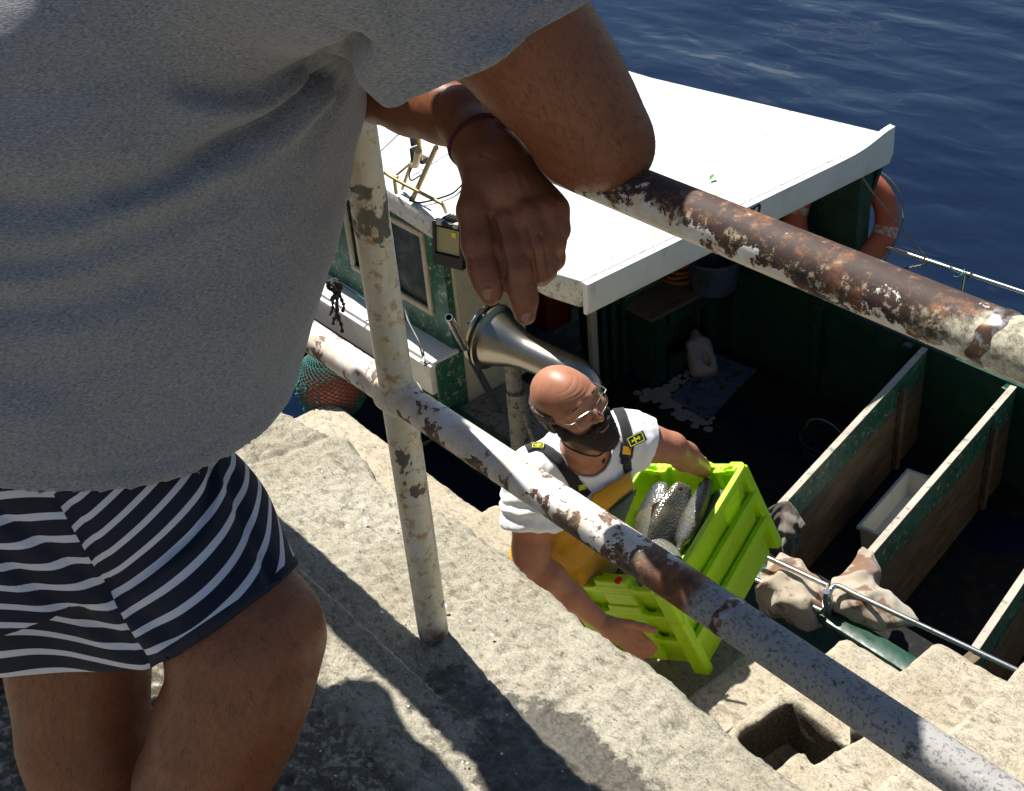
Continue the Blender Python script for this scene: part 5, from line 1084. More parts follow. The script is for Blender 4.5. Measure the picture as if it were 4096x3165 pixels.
    tr=bvh(*S.surf()); h0=hit(tr,40,1062); h1=hit(tr,330,1043); h2=hit(tr,548,943); p,n=plane(h0,h1,h2,(-1.3,.3,0))
    dd=((ax_[0]-p[0])*n[0])[:,None,None]+((ax_[1]-p[1])*n[1])[None,:,None]+((ax_[2]-p[2])*n[2])[None,None,:]
    S.g=np.maximum(S.g,np.minimum(dd,(ax_[2]<1.0)[None,None,:]*2.-1).astype(np.float32))
    # hollow under hem and sleeve
    V,Q=S.surf(); V=relax(V,Q,3,.5); tr=bvh(V,Q); N=vnormals(V,Q)
    off=np.zeros(len(V))
    def fold(px,depth,w0,w1,ridge=.6,side=(0,1)):
        """valley along a pixel path with a soft ridge on its lower side"""
        nonlocal off
        S_=spline([np.array([x,y,0.]) for x,y in px],6); hp=[];ws=[]
        for i,q in enumerate(S_):
            h=hit(tr,q[0],q[1])
            if h is not None: hp.append(h); ws.append(i/(len(S_)-1))
        if len(hp)<2: return
        dd,t=seg_dist(V,hp,ws); wd=w0+(w1-w0)*t; env=np.clip(1.0-.5*t,0,1); 
        off-=depth*env*np.exp(-(dd/wd)**2)
        sh_=[h+M@np.array([0,1.,0])*(w0+w1)*.9 for h in hp]; dd2,t2=seg_dist(V,sh_,ws); wd2=(w0+(w1-w0)*t2)*1.1; off+=depth*ridge*np.clip(1-.5*t2,0,1)*np.exp(-(dd2/wd2)**2)
    fold([(765,108),(720,150),(670,190),(600,250),(540,285),(460,330),(370,385),(250,425),(120,475),(-10,505)],.022,.0075,.022,.7)
    fold([(765,108),(720,150),(670,190),(600,250),(540,285),(460,330),(370,385),(250,425)],.016,.0040,.0085,.7)
    fold([(765,108),(700,130),(620,165),(540,195),(400,185)],.024,.006,.017,.7)
    fold([(770,100),(730,80),(690,50),(650,-10)],.010,.007,.016)
    fold([(772,118),(735,175),(690,250),(650,330),(600,420)],.008,.007,.022)
    fold([(760,112),(690,190),(610,270),(540,320),(470,350)],.008,.005,.015)
    fold([(-10,430),(120,420),(260,380),(400,330),(500,300)],.014,.018,.022)
    fold([(-10,560),(120,545),(260,500),(380,450),(480,400)],.014,.016,.022)
    fold([(-10,650),(140,640),(300,600)],.011,.018,.022)
    fold([(60,800),(200,820),(420,790)],.006,.03,.04); fold([(300,300),(440,240),(560,215)],.005,.02,.02); fold([(250,930),(420,900),(560,840)],.004,.03,.03)
    fold([(840,-10),(850,60),(870,120),(865,200)],.010,.012,.02); fold([(920,170),(1000,100),(1100,40),(1200,-10)],.006,.02,.025); fold([(1150,60),(1050,60),(900,40)],.008,.02,.025)
    # armhole seam, side seam and hem stitching
    for px,dp,wd in (([(745,-10),(755,40),(765,80),(775,115)],.0022,.0025),([(380,455),(330,560),(270,690),(215,790),(170,870),(135,935),(120,1030)],.0030,.0022),([(0,1010),(150,1012),(300,1000),(430,960),(560,890)],.0026,.003),([(838,190),(900,172),(1000,132),(1100,85),(1200,10)],.0008,.003)):
        hp=[hit(tr,q[0],q[1]) for q in spline([np.array([x,y,0.]) for x,y in px],5)]; hp=[h for h in hp if h is not None]; dd,_=seg_dist(V,hp); off-=dp*np.exp(-(dd/wd)**2)
    off=np.clip(off,-.034,.014)
    V=V+N*(off+fbm(V,5.5,4,.5)*.009+np.abs(fbm(V*np.array([1,1,2.2])+3,7,3))*-.005)[:,None]
    V=relax(V,Q,1,.4)
    npmesh('t_shirt',V,Q,M_shirt,E)
    # ---- shorts
    S=SDF((-1.75,-.10,.45),(-.95,.75,.98),.0052)
    S.loft([.70,.80,.90,.97],[-1.36,-1.37,-1.385,-1.39],[.255,.29,.33,.36],[.18,.175,.168,.165],[.205,.205,.20,.19],p=2.2,k=.02)
    t0=np.array([-1.285,.31,.80]); 
    S.chain([(t0,.105),(D(352,1130,1.585),.110),(D(398,1245,1.60),.109),(D(440,1390,1.62),.116)],k=.05)
    S.chain([(np.array([-1.43,.23,.80]),.125),(D(150,1290,1.66),.126),(D(168,1400,1.69),.120),(D(170,1470,1.7),.118)],k=.045)
    thighs(S,.012)
    # slack cloth between the legs
    S.ell(D(290,1310,1.57),(.07,.07,.07),k=.06)
    ax_=[S.lo[i]+S.h*np.arange(S.n[i]) for i in range(3)]
    def half(p,n): return ((ax_[0]-p[0])*n[0])[:,None,None]+((ax_[1]-p[1])*n[1])[None,:,None]+((ax_[2]-p[2])*n[2])[None,None,:]
    # hems: right leg and left leg planes
    pr,nr=plane(D(330,1424,1.47),D(601,1238,1.50),lerp(D(460,1335,1.7),D(460,1335,1.7)+np.array([0,.0,.02]),1),(-1.1,.5,.0)); plL,nL=plane(D(32,1437,1.6),D(330,1420,1.56),D(180,1434,1.85)+np.array([0,0,.03]),(-1.4,.3,-.3))
    S.g=np.maximum(S.g,np.maximum(half(pr,nr),half(plL,nL)).astype(np.float32))
    V,Q=S.surf(); V=relax(V,Q,3,.5); tr=bvh(V,Q); N=vnormals(V,Q); off=np.zeros(len(V))
    fold([(460,985),(450,1060),(420,1130),(330,1200),(250,1262)],.012,.006,.012,.7)
    fold([(480,1000),(530,1120),(575,1210),(590,1260)],.007,.008,.014); fold([(500,1010),(520,1100),(500,1200),(420,1290),(330,1350)],.006,.009,.02)
    fold([(0,1100),(120,1180),(240,1270),(360,1360)],.008,.008,.014); fold([(0,1190),(100,1270),(240,1360),(300,1400)],.007,.008,.014); fold([(150,1075),(200,1160),(240,1240)],.006,.006,.008); fold([(560,1180),(585,1260),(560,1310)],.006,.006,.010)
    V0=V.copy()
    seam=[hit(tr,q[0],q[1]) for q in spline([np.array([x,y,0.]) for x,y in ((120,1066),(165,1130),(205,1200),(245,1290),(285,1370),(318,1422))],6)]; seam=[h for h in seam if h is not None]
    dd,_=seg_dist(V,seam); off-=.0035*np.exp(-(dd/.004)**2)
    pock=[hit(tr,q[0],q[1]) for q in spline([np.array([x,y,0.]) for x,y in ((135,1066),(200,1160),(248,1262))],6)]; pock=[h for h in pock if h is not None]
    V=V+N*(off+fbm(V,8,3)*.004)[:,None]
    # stripe phase: measured along the thigh on the front panel, along the seat on the back panel
    q=(V0-CAM)@M; px=(q[:,0]/q[:,2]*F+CX)/K; py=(q[:,1]/q[:,2]*F+CY)/K
    n1=np.array([-1.15,.5,.62])
    f=(D(300,1400,1.5)-D(230,1090,1.45)); 
    th=D(500,1400,1.62)-t0; th/=np.linalg.norm(th)
    front=(px-120)-(py-1066)*.56   # >0 on the front panel side of the seam
    per=.0245
    a1=D(300,1340,1.5)-D(520,1180,1.5)  # along one stripe
    e1=a1/np.linalg.norm(a1); 
    def phase(dirpix,d0,curve=0): 
        v=D(300+dirpix[0],1300+dirpix[1],1.5)-D(300,1300,1.5); v/=np.linalg.norm(v); return ((V0-t0)@v)/per
    sF=((V0-t0)@th)/per*1.02+ .35*np.clip((V0[:,1]-.42)/.1,0,3)**1.5
    sB=phase((10,200),0)*1.0+.4*np.sin(V0[:,1]*11)+.22*np.sin(V0[:,1]*37+V0[:,2]*20)
    
    dr=(V0-pr)@nr; dl=(V0-plL)@nL; navy=np.where((front>0)&(dr>-.010)&(dr<.004),1.,0.)
    npmesh('shorts',V,Q,M_shorts,E,attrs={'front_phase':sF,'back_phase':sB+.35,'front':front*.02,'hem':dr*40})
    # sandals under the feet
    for a_ in (an,a3):
        mm=MB(); mm.box(a_+np.array([.005,.06,-.082]),(.048,.135,.010),bev=.008); mm.bar(a_+np.array([-.045,.10,-.06]),a_+np.array([.055,.10,-.06]),.04,.05,bev=.01); mm.build('sandal',M_black,E,True)
    return E
MAN=man()
def added_onlooker():
    # unseen onlooker further along the rail, added to cast the ground shadow
    cols={'t_shirt':fabric('dark blue cotton',(.03,.04,.07)),'shorts':fabric('khaki shorts cloth',(.20,.16,.10))}
    e=MAN.copy(); COL.objects.link(e); dx=Vector((-.745,-.05,0)); e.location=MAN.location+dx
    tag(e,'added unseen onlooker in dark blue t-shirt and khaki shorts, casting the ground shadow','person')
    for c in MAN.children:
        if c.name.startswith('wrist'): continue
        k=c.copy(); COL.objects.link(k); k.parent=e; k.matrix_parent_inverse=c.matrix_parent_inverse.copy(); n=c.name.split('.')[0]
        if n in cols: k.material_slots[0].link='OBJECT'; k.material_slots[0].material=cols[n].m
        for g in c.children:
            h=g.copy(); COL.objects.link(h); h.parent=k
added_onlooker()
# ---------------------------------------------------------------- the fisherman on the steps, crates in his arms
def fisherman():
    E=empty('person',(-2.75,2.2,-1.8)); tag(E,'bald bearded fisherman in glasses, white t-shirt and yellow bib overalls carrying green crates','person')
    f=M@np.array([.67,.35,-.655]); l=M@np.array([.70,-.64,.30]); f/=np.linalg.norm(f); l-=f*(l@f); l/=np.linalg.norm(l); u=np.cross(f,l)
    if u[2]<0: u=-u
    f,u=f*math.cos(.24)+u*math.sin(.24),u*math.cos(.24)-f*math.sin(.24)
    A=np.array([f,l,u])    # local axes rows: forward, his left, up
    h0=D(1212,858,3.60)    # centre of the skull
    L=lambda x,y,z: h0+x*A[0]+y*A[1]+z*A[2]
    S=SDF(h0-.24,h0+.24,.0030)
    S.ell(L(-.012,0,.022),(.100,.078,.088),A,k=.0); S.ell(L(.035,0,.0),(.062,.066,.075),A,k=.03)
    S.ell(L(.052,0,-.055),(.045,.050,.060),A,k=.035); S.ell(L(.070,0,-.100),(.028,.030,.026),A,k=.03)      # jaw, chin
    S.cap(L(-.01,0,-.06),L(-.03,0,-.16),.062,.066,k=.03)                                             # neck
    for s in (-1,1):
        S.ell(L(.070,s*.042,-.030),(.020,.022,.022),A,k=.02)                                            # cheek bone
        S.cap(L(.090,s*.018,.026),L(.076,s*.052,.022),.008,.007,k=.012)                                # brow
        S.ell(L(.097,s*.032,.002),(.016,.017,.011),A,k=.010,mode='sub')                                # eye socket
        S.ell(L(.078,s*.032,.001),(.0125,.0125,.0125),A,k=.003)                                         # eyeball
        S.cap(L(.083,s*.046,.007),L(.0905,s*.022,.009),.0035,.0035,k=.004)
        # ear
        S.ell(L(-.012,s*.079,-.018),(.020,.010,.032),A,k=.008); S.ell(L(-.006,s*.088,-.016),(.009,.006,.018),A,k=.006,mode='sub')
    S.chain([(L(.094,0,.010),.007),(L(.108,0,-.012),.0085),(L(.121,0,-.028),.0115)],k=.010)             # nose
    for s in (-1,1): S.ell(L(.108,s*.012,-.033),(.009,.008,.007),A,k=.006)
    S.cap(L(.095,-.018,-.066),L(.095,.018,-.066),.008,.008,k=.006)
    S.cap(L(.106,-.020,-.062),L(.106,.020,-.062),.0035,.0035,k=.003,mode='sub')                         # open mouth line
    V,Q=S.surf(); V=relax(V,Q,1,.4); N=vnormals(V,Q); loc=(V-h0)@A.T
    # forehead creases
    off=0
    for i,zz in enumerate((.048,.060,.072,.083)):
        zc=zz+.012*np.cos(loc[:,1]*26)*-.3-.004*np.sin(loc[:,1]*40+i); off=off-.0009*np.exp(-((loc[:,2]-zc)/.0022)**2)*(loc[:,0]>.03)*np.clip(1-np.abs(loc[:,1]-.005)/.055,0,1)
    V=V+N*np.asarray(off)[:,None]; parts=[(V,Q)]
    # ---- trunk
    shR=D(1140,1018,3.80); shLf=D(1332,936,3.98); ctr=(shR+shLf)/2
    across=(shLf-shR)/np.linalg.norm(shLf-shR); hip=D(1198,1200,4.13); upv=(ctr-hip)/np.linalg.norm(ctr-hip); fwd=np.cross(across,upv); 
    if fwd@(CC-ctr)<0: fwd=-fwd
    fwd/=np.linalg.norm(fwd); across=np.cross(upv,fwd) if np.cross(upv,fwd)@across>0 else -np.cross(upv,fwd); T=np.array([across,fwd,upv]); Lh=np.linalg.norm(ctr-hip)
    neck=L(-.03,0,-.15)
    elR=D(1130,1198,3.82); wrR=D(1282,1327,3.86); haR=D(1322,1352,3.86)
    elL_=D(1432,955,4.02); wrL=D(1500,1000,4.26)
    S=SDF(np.minimum(hip,ctr)-.55,np.maximum(hip,ctr)+.55,.0065)
    S.loft([-.05,.1,.25,.38,Lh-.02,Lh+.05],[0]*6,[0,.01,.015,.01,0,-.01],[.145,.145,.15,.165,.16,.09],[.09,.095,.105,.115,.09,.06],T,hip,k=.02)
    S.chain([(ctr+upv*.02,.075),(neck,.062)],k=.04)
    S.chain([(ctr,.08),(shR,.07)],k=.04); S.chain([(ctr,.08),(shLf,.07)],k=.04)
    # legs with bent knees on the lower steps
    for s,kx,fx in ((-1,(-2.62,2.02,-1.52),(-2.70,2.0,-1.74)),(1,(-2.72,2.36,-1.60),(-2.86,2.28,-1.86))):
        hp=hip+across*s*.085; kn=np.array(kx); ft=np.array(fx); S.chain([(hp,.10),(kn,.068),(ft+(0,0,.02),.05)],k=.04); S.chain([(ft,.045),(ft+(.14,.02,-.01),.035)],k=.03)
    V,Q=S.surf(); V=relax(V,Q,2,.5); parts.append((V,Q))
    # ---- arms and the gripping hand
    S=SDF(np.minimum(np.minimum(shR,elR),haR)-.16,np.maximum(np.maximum(shLf,elL_),haR)+.2,.0055)
    S.chain([(shR,.066),(lerp(shR,elR,.5),.060),(lerp(shR,elR,.85),.052),(elR,.046)],k=.02); S.ell(lerp(shR,elR,.45)+M@np.array([.02,0,-.02]),(.055,.055,.07),k=.03)
    S.chain([(elR,.046),(lerp(elR,wrR,.28),.048),(lerp(elR,wrR,.6),.038),(wrR,.028)],k=.02)
    S.chain([(shLf,.066),(lerp(shLf,elL_,.6),.055),(elL_,.046),(lerp(elL_,wrL,.4),.045),(wrL,.030)],k=.02); 
    S.ell(wrL+(wrL-elL_)*.3,(.05,.04,.04),k=.02)
    V,Q=S.surf(); V=relax(V,Q,2,.5); parts.append((V,Q))
    S=SDF(haR-.16,haR+.17,.0030); d0=3.86; r=lambda px: px*d0/2797; P=lambda x,y,dd=0: D(x,y,d0+dd)
    S.chain([(wrR,.0275),(P(1300,1337,.0),.030),(P(1325,1350,.005),.030)],k=.012)
    for (x,y,dd) in ((1345,1340,-.003),(1352,1356,.0),(1350,1372,.004),(1345,1384,.010)): S.cap(P(1305,1342,.005),P(x,y,dd),.024,.0125,k=.015)
    S.chain([(P(1318,1330,-.005),.017),(P(1345,1331,-.012),.0125),(P(1372,1338,-.012),.0125),(P(1396,1344,-.006),.0105)],k=.006)   # thumb
    for a,b,c,e in (((1345,1340,-.003),(1362,1352,.0),(1380,1368,.002),(1397,1384,.010)),((1352,1356,.0),(1366,1370,.0),(1382,1382,.006),(1390,1392,.02)),((1350,1372,.004),(1364,1384,.004),(1376,1392,.012),(1382,1396,.028)),((1345,1384,.010),(1356,1394,.012),(1368,1400,.02),(1374,1400,.034))):
        S.chain([(P(*a),.0125),(P(*b),.0115),(P(*c),.0108),(P(*e),.0095)],k=.004)
    V,Q=S.surf(); V=relax(V,Q,1,.5); parts.append((V,Q))
    V,Q=join(parts); lc=(V-h0)@A.T; nh=len(parts[0][0]); sg=lambda x:1/(1+np.exp(-np.clip(x,-30,30)))
    jaw=sg((-.010-lc[:,0]*.30-lc[:,2])/.006)*sg((lc[:,0]+.004)/.007)*sg((lc[:,2]+.150)/.01)*(1-np.exp(-((lc[:,0]-.125)/.022)**2-((lc[:,2]+.02)/.022)**2))
    band=sg((.028-lc[:,2])/.006)*sg((.018-lc[:,0])/.007)*sg((lc[:,2]+.095)/.008)
    st=np.maximum(jaw,band); st[nh:]=0; body=npmesh('body',V,Q,M_skin2,E,attrs={'stubble':st})
    # ---- hair: cropped band round the back and sides
    S=SDF(h0-.2,h0+.2,.0035); S.ell(L(-.015,0,.018),(.109,.0885,.092),A,k=0); S.ell(L(-.035,0,-.035),(.082,.080,.055),A,k=.02)
    # keep only the band below a line and behind the temples
    for nrm,pt in (((.10,0,1.0),(-.02,0,.028)),((1,0,-.35),(.022,0,0)),((0,0,-1),(0,0,-.085))):
        n=A.T@np.array(nrm,float); S.clip(L(*pt),n)
    V,Q=S.surf(); V=relax(V,Q,2,.5); N=vnormals(V,Q); V=V+N*(fbm(V,60,3)*.0035)[:,None]; npmesh('hair',V,Q,M_hairg,body)
    # ---- beard
    S=SDF(h0-.2,h0+.2,.0033); S.ell(L(.050,0,-.064),(.060,.064,.062),A,k=0); S.ell(L(.082,0,-.112),(.040,.040,.038),A,k=.03); S.cap(L(.012,-.074,-.00),L(.022,-.066,-.055),.009,.019,k=.015); S.cap(L(.012,.074,-.00),L(.022,.066,-.055),.009,.019,k=.015)
    S.cap(L(.104,-.022,-.052),L(.104,.022,-.052),.0115,.0115,k=.008)
    for s in (-1,1): S.ell(L(.088,s*.040,-.018),(.045,.036,.034),A,k=.016,mode='sub')
    S.ell(L(.120,0,-.066),(.014,.019,.0065),A,k=.004,mode='sub'); S.clip(L(0,0,-.004),A.T@np.array([.42,0,1.])); S.ell(L(.125,0,-.025),(.03,.02,.02),A,k=.006,mode='sub')
    V,Q=S.surf(); V=relax(V,Q,1,.5); N=vnormals(V,Q); V=V+N*(np.abs(fbm(V,85,3))*.006)[:,None]; bo=npmesh('beard',V,Q,M_beard,body)
    def strands(name,V,N,num,Lg,dirn,mat,w0=.00032,lift=.6,par=body):
        rs=np.random.default_rng(8); hv=[];hf=[];n0=0
        for i in rs.integers(0,len(V),num):
            n=N[i]; d=dirn+rs.normal(0,.45,3); d-=n*(d@n); d/=np.linalg.norm(d)+1e-9; l=Lg*rs.uniform(.5,1.3); w_=np.cross(n,d)*w0; p0=V[i]-n*.001; p1=p0+(d*.6+n*lift)*l; p2=p1+(d*.7+n*lift*.2)*l
            hv+=[p0-w_,p0+w_,p1+w_*.7,p1-w_*.7,p2]; hf+=[(n0,n0+1,n0+2,n0+3),(n0+3,n0+2,n0+4)]; n0+=5
        me=bpy.data.meshes.new(name); me.from_pydata([tuple(p) for p in hv],[],hf); me.update(); return link(name,me,mat,par,False)
    strands('beard_hair',V,N,5000,.0065,A.T@np.array([.25,0,-1.]),M_hair)
    HV_,HN_=parts[0][0],vnormals(*parts[0]); lh=(HV_-h0)@A.T; sel=(lh[:,2]<.032)&(lh[:,0]<.02)&(lh[:,2]>-.09)&(np.abs(lh[:,1])>-.1); strands('cropped_hair',HV_[sel],HN_[sel],3500,.0045,A.T@np.array([-.2,0,-1.]),M_hair)
    m=MB(); V_=spline([L(.109,-.018,-.067),L(.113,-.008,-.070),L(.113,.008,-.070),L(.109,.018,-.067)],5); m.tube(V_,[.001]+[.0036]*(len(V_)-2)+[.001],8); m.build('lips',M_lip,body,True)
    for s in (-1,1):
        m=MB(); m.tube(spline([L(.092,s*.014,.024),L(.092,s*.030,.030),L(.080,s*.052,.024)],5),.0034,7); m.build('eyebrow',M_beard,body,True)
        c=L(.0885,s*.032,.002); m=MB(); m.lathe(c-A[0]*.002,c+A[0],[(0,.0052),(.0025,.0048),(.0035,0)],14); m.build('iris',M_ink,body,True)
    # ---- glasses
    g=empty('glasses',L(.11,0,0)); g.parent=E; g.matrix_parent_inverse=Matrix.Translation(parent_world(E)).inverted()
    gl=None; fm=MB(); 
    for s in (-1,1):
        P_=[]; 
        for k in range(28):
            a=2*math.pi*k/28; cx_=math.copysign(abs(math.cos(a))**.55,math.cos(a))*.027; cz=math.copysign(abs(math.sin(a))**.6,math.sin(a))*.0175
            P_.append(L(.117-abs(s*.033+cx_)**2*5.0,s*.033+cx_,-.006+cz+.002*(s*cx_/.027)))
        fm.tube(P_,.0012,6,closed=True); top=[p for p in P_[1:13]]; fm.tube(top,.0021,6)
        lm=MB(); lm.add([L(.1165-.0055,s*.033,-.006)]+P_,[(0,1+k,1+(k+1)%28) for k in range(28)]); lm.build('lens',M_glass,E,True) if False else gl
        fm.tube(spline([L(.117-.0188,s*.0605,.004),L(.088,s*.074,.006),L(.02,s*.083,.003),L(-.018,s*.084,-.002),L(-.035,s*.082,-.022)],5),.0016,6)
        fm.tube([L(.113,s*.010,-.008),L(.104,s*.009,-.012)],.0012,6)
    fm.tube(spline([L(.1165,-.0065,-.0),L(.1185,0,.003),L(.1165,.0065,-.0)],4),.0014,6)
    bpy.data.objects.remove(g); fr=fm.build('glasses',M_wire,E,True)
    for s in (-1,1):
        P_=[]
        for k in range(28):
            a=2*math.pi*k/28; cx_=math.copysign(abs(math.cos(a))**.55,math.cos(a))*.0262; cz=math.copysign(abs(math.sin(a))**.6,math.sin(a))*.0168
            P_.append(L(.117-abs(s*.033+cx_)**2*5.0,s*.033+cx_,-.006+cz+.002*(s*cx_/.027)))
        lm=MB(); lm.add(P_+[p+A[0]*.0012 for p in P_],[tuple(range(28)),tuple(range(55,27,-1))]+[(k,(k+1)%28,28+(k+1)%28,28+k) for k in range(28)]); lm.build('lens',M_glass,fr)
    # ---- white t-shirt
    S=SDF(np.minimum(np.minimum(hip,ctr),elR)-.25,np.maximum(np.maximum(hip,ctr),elL_)+.25,.0055)
    S.loft([.08,.16,.25,.38,Lh-.02,Lh+.06],[0]*6,[0,.01,.012,.01,0,-.01],[.160,.165,.175,.190,.178,.10],[.105,.115,.125,.134,.11,.075],T,hip,k=.02)
    S.chain([(ctr,.095),(shR,.088),(lerp(shR,elR,.42),.086),(lerp(shR,elR,.75),.088)],k=.035); S.chain([(ctr,.095),(shLf,.086),(lerp(shLf,elL_,.42),.080),(lerp(shLf,elL_,.8),.080)],k=.035)
    S.cap(ctr+upv*.04,lerp(ctr+upv*.02,neck,.25),.085,.078,k=.04)
    for (s0,e0,t) in ((shR,elR,.60),(shLf,elL_,.52)):
        ax_=[S.lo[i]+S.h*np.arange(S.n[i]) for i in range(3)]; n=(e0-s0)/np.linalg.norm(e0-s0); p=lerp(s0,e0,t)
        G=np.stack(np.meshgrid(*ax_,indexing='ij'),-1); dd=(G-p)@n; tt=np.clip(((G-s0)@n),0,.6); lim=np.linalg.norm(G-s0-tt[...,None]*n,axis=-1)-.115
        S.g=np.maximum(S.g,np.minimum(dd,-lim).astype(np.float32)); del G
    nk=(neck-ctr)/np.linalg.norm(neck-ctr)
    # scooped neckline
    S.cap(ctr+fwd*.02+upv*.02,neck+fwd*.02,.066,.085,k=.006,mode='sub'); S.ell(lerp(ctr,neck,.5)+fwd*.07,(.062,.062,.062),k=.01,mode='sub')
    V,Q=S.surf(); V=relax(V,Q,2,.5); N=vnormals(V,Q); q=V@np.array([across,fwd,upv]).T
    off=fbm(V,9,4,.5)*.012-np.abs(fbm(V*1.0+4,13,3,.5))*.012
    for (s0,e0) in ((shR,elR),(shLf,elL_)):
        n=(e0-s0)/np.linalg.norm(e0-s0); tt=(V-s0)@n; rad=np.linalg.norm(V-s0-tt[:,None]*n,axis=1); off=off+.0035*np.sin(tt*150+fbm(V,12,2)*6)*np.clip(1-np.abs(tt-.10)/.1,0,1)*(rad<.12)
    V=V+N*off[:,None]; shirt=npmesh('t_shirt',V,Q,M_white,E); tr=bvh(V,Q); SV,SQ,SN=V,Q,N
    # ---- yellow bib overalls: trousers and a bib panel following the chest
    S=SDF(hip-.75,hip+.62,.0075); S.loft([-.08,.02,.12,.22,.30],[0]*5,[.0,.005,.012,.018,.018],[.19,.19,.19,.19,.185],[.105,.108,.112,.122,.136],T,hip,k=.02)
    for s,kx,fx in ((-1,(-2.62,2.02,-1.52),(-2.70,2.0,-1.74)),(1,(-2.72,2.36,-1.60),(-2.86,2.28,-1.86))):
        hp=hip+across*s*.085; kn=np.array(kx); ft=np.array(fx); S.chain([(hp,.108),(kn,.092),(ft+(0,0,.03),.085)],k=.04)
    S.clip(hip+upv*.335,upv*1.0+fwd*-.30)
    V,Q=S.surf(); V=relax(V,Q,2,.5); V=V+vnormals(V,Q)*(fbm(V,11,4,.5)*.020-np.abs(fbm(V+2,9,3))*.02)[:,None]; npmesh('bib_trousers',V,Q,M_yel,E)
    def ribbon(name,px,wd,mat,lift=.004,th=.0025,par=E,n=8,free=False,wn=None):
        """strip laid on the shirt along a pixel path"""
        c=[];
        for q in spline([np.array([x,y,0.]) for x,y in px],n):
            h=hit(tr,q[0],q[1]); 
            if h is not None: c.append(h)
        c=np.array(c); 
        if len(c)>4:
            for _ in range(3): c[1:-1]=(c[:-2]+c[1:-1]*2+c[2:])/4
        V=[];Fc=[]
        for i,p in enumerate(c):
            t=c[min(i+1,len(c)-1)]-c[max(i-1,0)]; t/=np.linalg.norm(t)+1e-9; lo_=tr.find_nearest(Vector(p)); nn=np.array(lo_[1]); 
            if nn@(CAM-p)<0: nn=-nn
            s=np.cross(t,nn); s/=np.linalg.norm(s)+1e-9; w_=wd/2
            row=[]
            for k in (-1,-.5,0,.5,1):
                q=p+s*w_*k; nr=tr.find_nearest(Vector(q)); q=np.array(nr[0]) if np.linalg.norm(np.array(nr[0])-q)<.03 else q; row.append(q+nn*lift)
            V+=row
        for i in range(len(c)-1):
            for k in range(4): Fc.append((i*5+k,i*5+k+1,(i+1)*5+k+1,(i+1)*5+k))
        o=mesh(name,V,Fc,mat,par); md=o.modifiers.new('s','SOLIDIFY'); md.thickness=th; md.offset=0; return o
    # bib panel: grid over the chest between its measured corners
    def panel(name,corners,mat,lift,th=.003,n=12,par=E):
        a,b,c,d_=[np.array([x,y,0.]) for x,y in corners]; V=[];Fc=[]; last=None
        for i in range(n+1):
            for j in range(n+1):
                s,t=i/n,j/n; q=(a*(1-s)+b*s)*(1-t)+(d_*(1-s)+c*s)*t; h=hit(tr,q[0],q[1]); 
                if h is None: h=last if last is not None else D(q[0],q[1],3.7)
                nr=tr.find_nearest(Vector(h)); nn=np.array(nr[1]); 
                if nn@(CAM-h)<0: nn=-nn
                last=h; V.append(h+nn*lift)
        V=np.array(V)
        for _ in range(4):
            G=V.reshape(n+1,n+1,3); G[1:-1,1:-1]=(G[:-2,1:-1]+G[2:,1:-1]+G[1:-1,:-2]+G[1:-1,2:])/4; V=G.reshape(-1,3)
        Fc=[(i*(n+1)+j,(i+1)*(n+1)+j,(i+1)*(n+1)+j+1,i*(n+1)+j+1) for i in range(n) for j in range(n)]
        o=mesh(name,V,Fc,mat,par); md=o.modifiers.new('s','SOLIDIFY'); md.thickness=th; md.offset=0; return o
    bib=panel('bib',((1262,1058),(1338,1006),(1352,1075),(1215,1175)),M_yel,.012)
    panel('pocket',((1288,1082),(1344,1040),(1356,1090),(1318,1118)),M_dkgreen,.020,par=bib)
    st=ribbon('strap',[(1122,958),(1150,953),(1180,972),(1205,1000),(1228,1035),(1252,1060)],.038,M_strap)
    st2=ribbon('strap',[(1313,868),(1325,885),(1333,915),(1336,940),(1334,975),(1338,1008)],.034,M_strap)
    # yellow badges on the straps
    def badge(px,py,w_,h_,ang,par):
        h=hit(tr,px,py); 
        if h is None: return
        nr=tr.find_nearest(Vector(h)); nn=np.array(nr[1]); 
        if nn@(CAM-h)<0: nn=-nn
        h=h+nn*.0085; x=M@np.array([math.cos(ang),math.sin(ang),0]); x-=nn*(x@nn); x/=np.linalg.norm(x); y=np.cross(nn,x); A_=(x,y,nn); t=.0012
        for i,(cx_,cy_,hx,hy) in enumerate(((0,h_-t,w_,t),(0,-h_+t,w_,t),(w_-t,0,t,h_-2*t),(-w_+t,0,t,h_-2*t))):
            if i==0: m=MB()
            m.box(h+x*cx_+y*cy_,(hx,hy,.0006),A_)
        # little emblem: upright, cross bar and side fins
        for (cx_,cy_,hx,hy) in ((0,0,.0022,h_*.68),(0,.001,w_*.62,.0026),(w_*.42,.001,.0014,.0052),(-w_*.40,-.002,.0032,.0016),(.004,h_*.40,.0038,.0012)): m.box(h+x*cx_+y*cy_+nn*.0002,(hx,hy,.0006),A_)
        m.build('badge',M_logo,par)
    badge(1148,955,.0165,.0125,.25,st); badge(1240,1036,.011,.009,-.15,st)
    # buckle with the folded strap end standing off the chest
    h=hit(tr,1335,962); m=MB(); nn=M@np.array([.1,-.1,-1.]); nn/=np.linalg.norm(nn); x=M@np.array([.98,.15,.1]); x-=nn*(x@nn); x/=np.linalg.norm(x); y=np.cross(nn,x); A_=(x,y,nn)
    h=h+nn*.012; m.box(h,(.020,.022,.005),A_,bev=.003); m.box(h-y*.03*(1 if (M.T@y)[1]<0 else -1),(.013,.012,.004),A_,bev=.003); bk=m.build('buckle',M_buckle,E,True); m=MB(); m.box(h+nn*.006,(.012,.012,.001),A_); m.build('buckle_window',M_yel,bk)
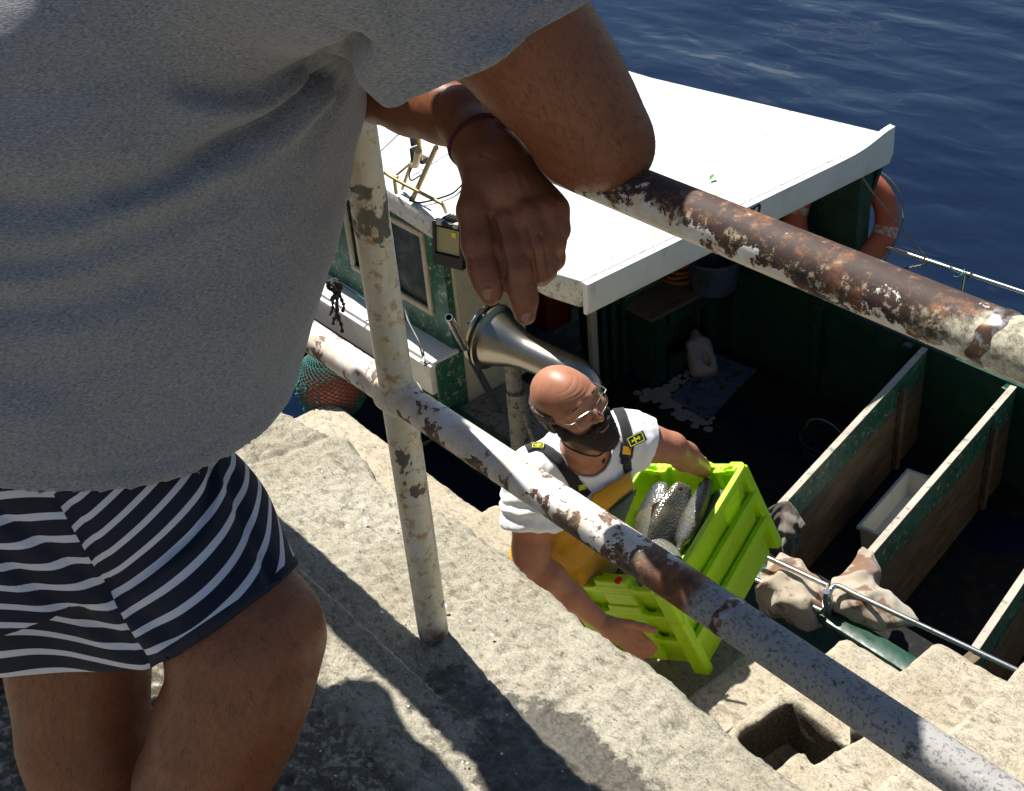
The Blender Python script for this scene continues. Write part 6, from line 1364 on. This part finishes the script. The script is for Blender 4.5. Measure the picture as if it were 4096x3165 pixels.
    a=D(1337,942,3.80); m=MB(); V=[]
    ax1=M@np.array([.78,-.42,-.35]); ax1/=np.linalg.norm(ax1); ax2=M@np.array([.35,.85,-.2]); ax2-=ax1*(ax2@ax1); ax2/=np.linalg.norm(ax2); nz_=np.cross(ax1,ax2); 
    h2=h+nn*.010+M@np.array([.004,-.022,0]); c=h2+ax1*.026; m.box(c,(.030,.0155,.0014),(ax1,ax2,nz_),bev=.001); fl=m.build('strap_end',M_strap,bk,True); m=MB(); 
    sg=1 if nz_@(CAM-c)>0 else -1
    for (cx_,cy_,hx,hy) in ((0,.0125,.024,.001),(0,-.0125,.024,.001),(.0235,0,.001,.0125),(-.0235,0,.001,.0125),(0,0,.0135,.0022),(-.003,0,.0022,.009),(.010,0,.0016,.006),(-.012,.002,.003,.0016)): m.box(c+ax1*cx_+ax2*cy_+nz_*sg*.002,(hx,hy,.0006),(ax1,ax2,nz_))
    m.build('badge',M_logo,fl)
    # necklace cord and pendant
    P_=[]
    full=bvh(*join([parts[0],parts[1],(SV,SQ)]))
    for q in spline([np.array([x,y,0.]) for x,y in ((1195,938),(1212,955),(1240,968),(1268,974),(1284,968),(1296,948),(1300,938))],5):
        hh=hit(full,q[0],q[1]); 
        if hh is not None: P_.append(hh-ray(q[0],q[1])/np.linalg.norm(ray(q[0],q[1]))*.004)
    m=MB(); m.tube(P_,.0018,6); nl_=m.build('necklace',M_cord,E,True); hh=hit(full,1287,983); m=MB(); vv=ray(1287,983); vv/=np.linalg.norm(vv); m.tube([hh-vv*.006+(0,0,.012),hh-vv*.008,hh-vv*.006-(0,0,.010)],[.003,.006,.002],8); m.build('pendant',M_cord,nl_,True)
    # rubber boots
    for ft in ((-2.70,2.0,-1.74),(-2.86,2.28,-1.86)):
        ft=np.array(ft); S=SDF(ft-.2,ft+.28,.009); S.chain([(ft+(0,0,.10),.078),(ft+(0,0,0),.06),(ft+(.13,.02,-.015),.048)],k=.03); V,Q=S.surf(); npmesh('boot',V,Q,M_dkgreen,E)
fisherman()
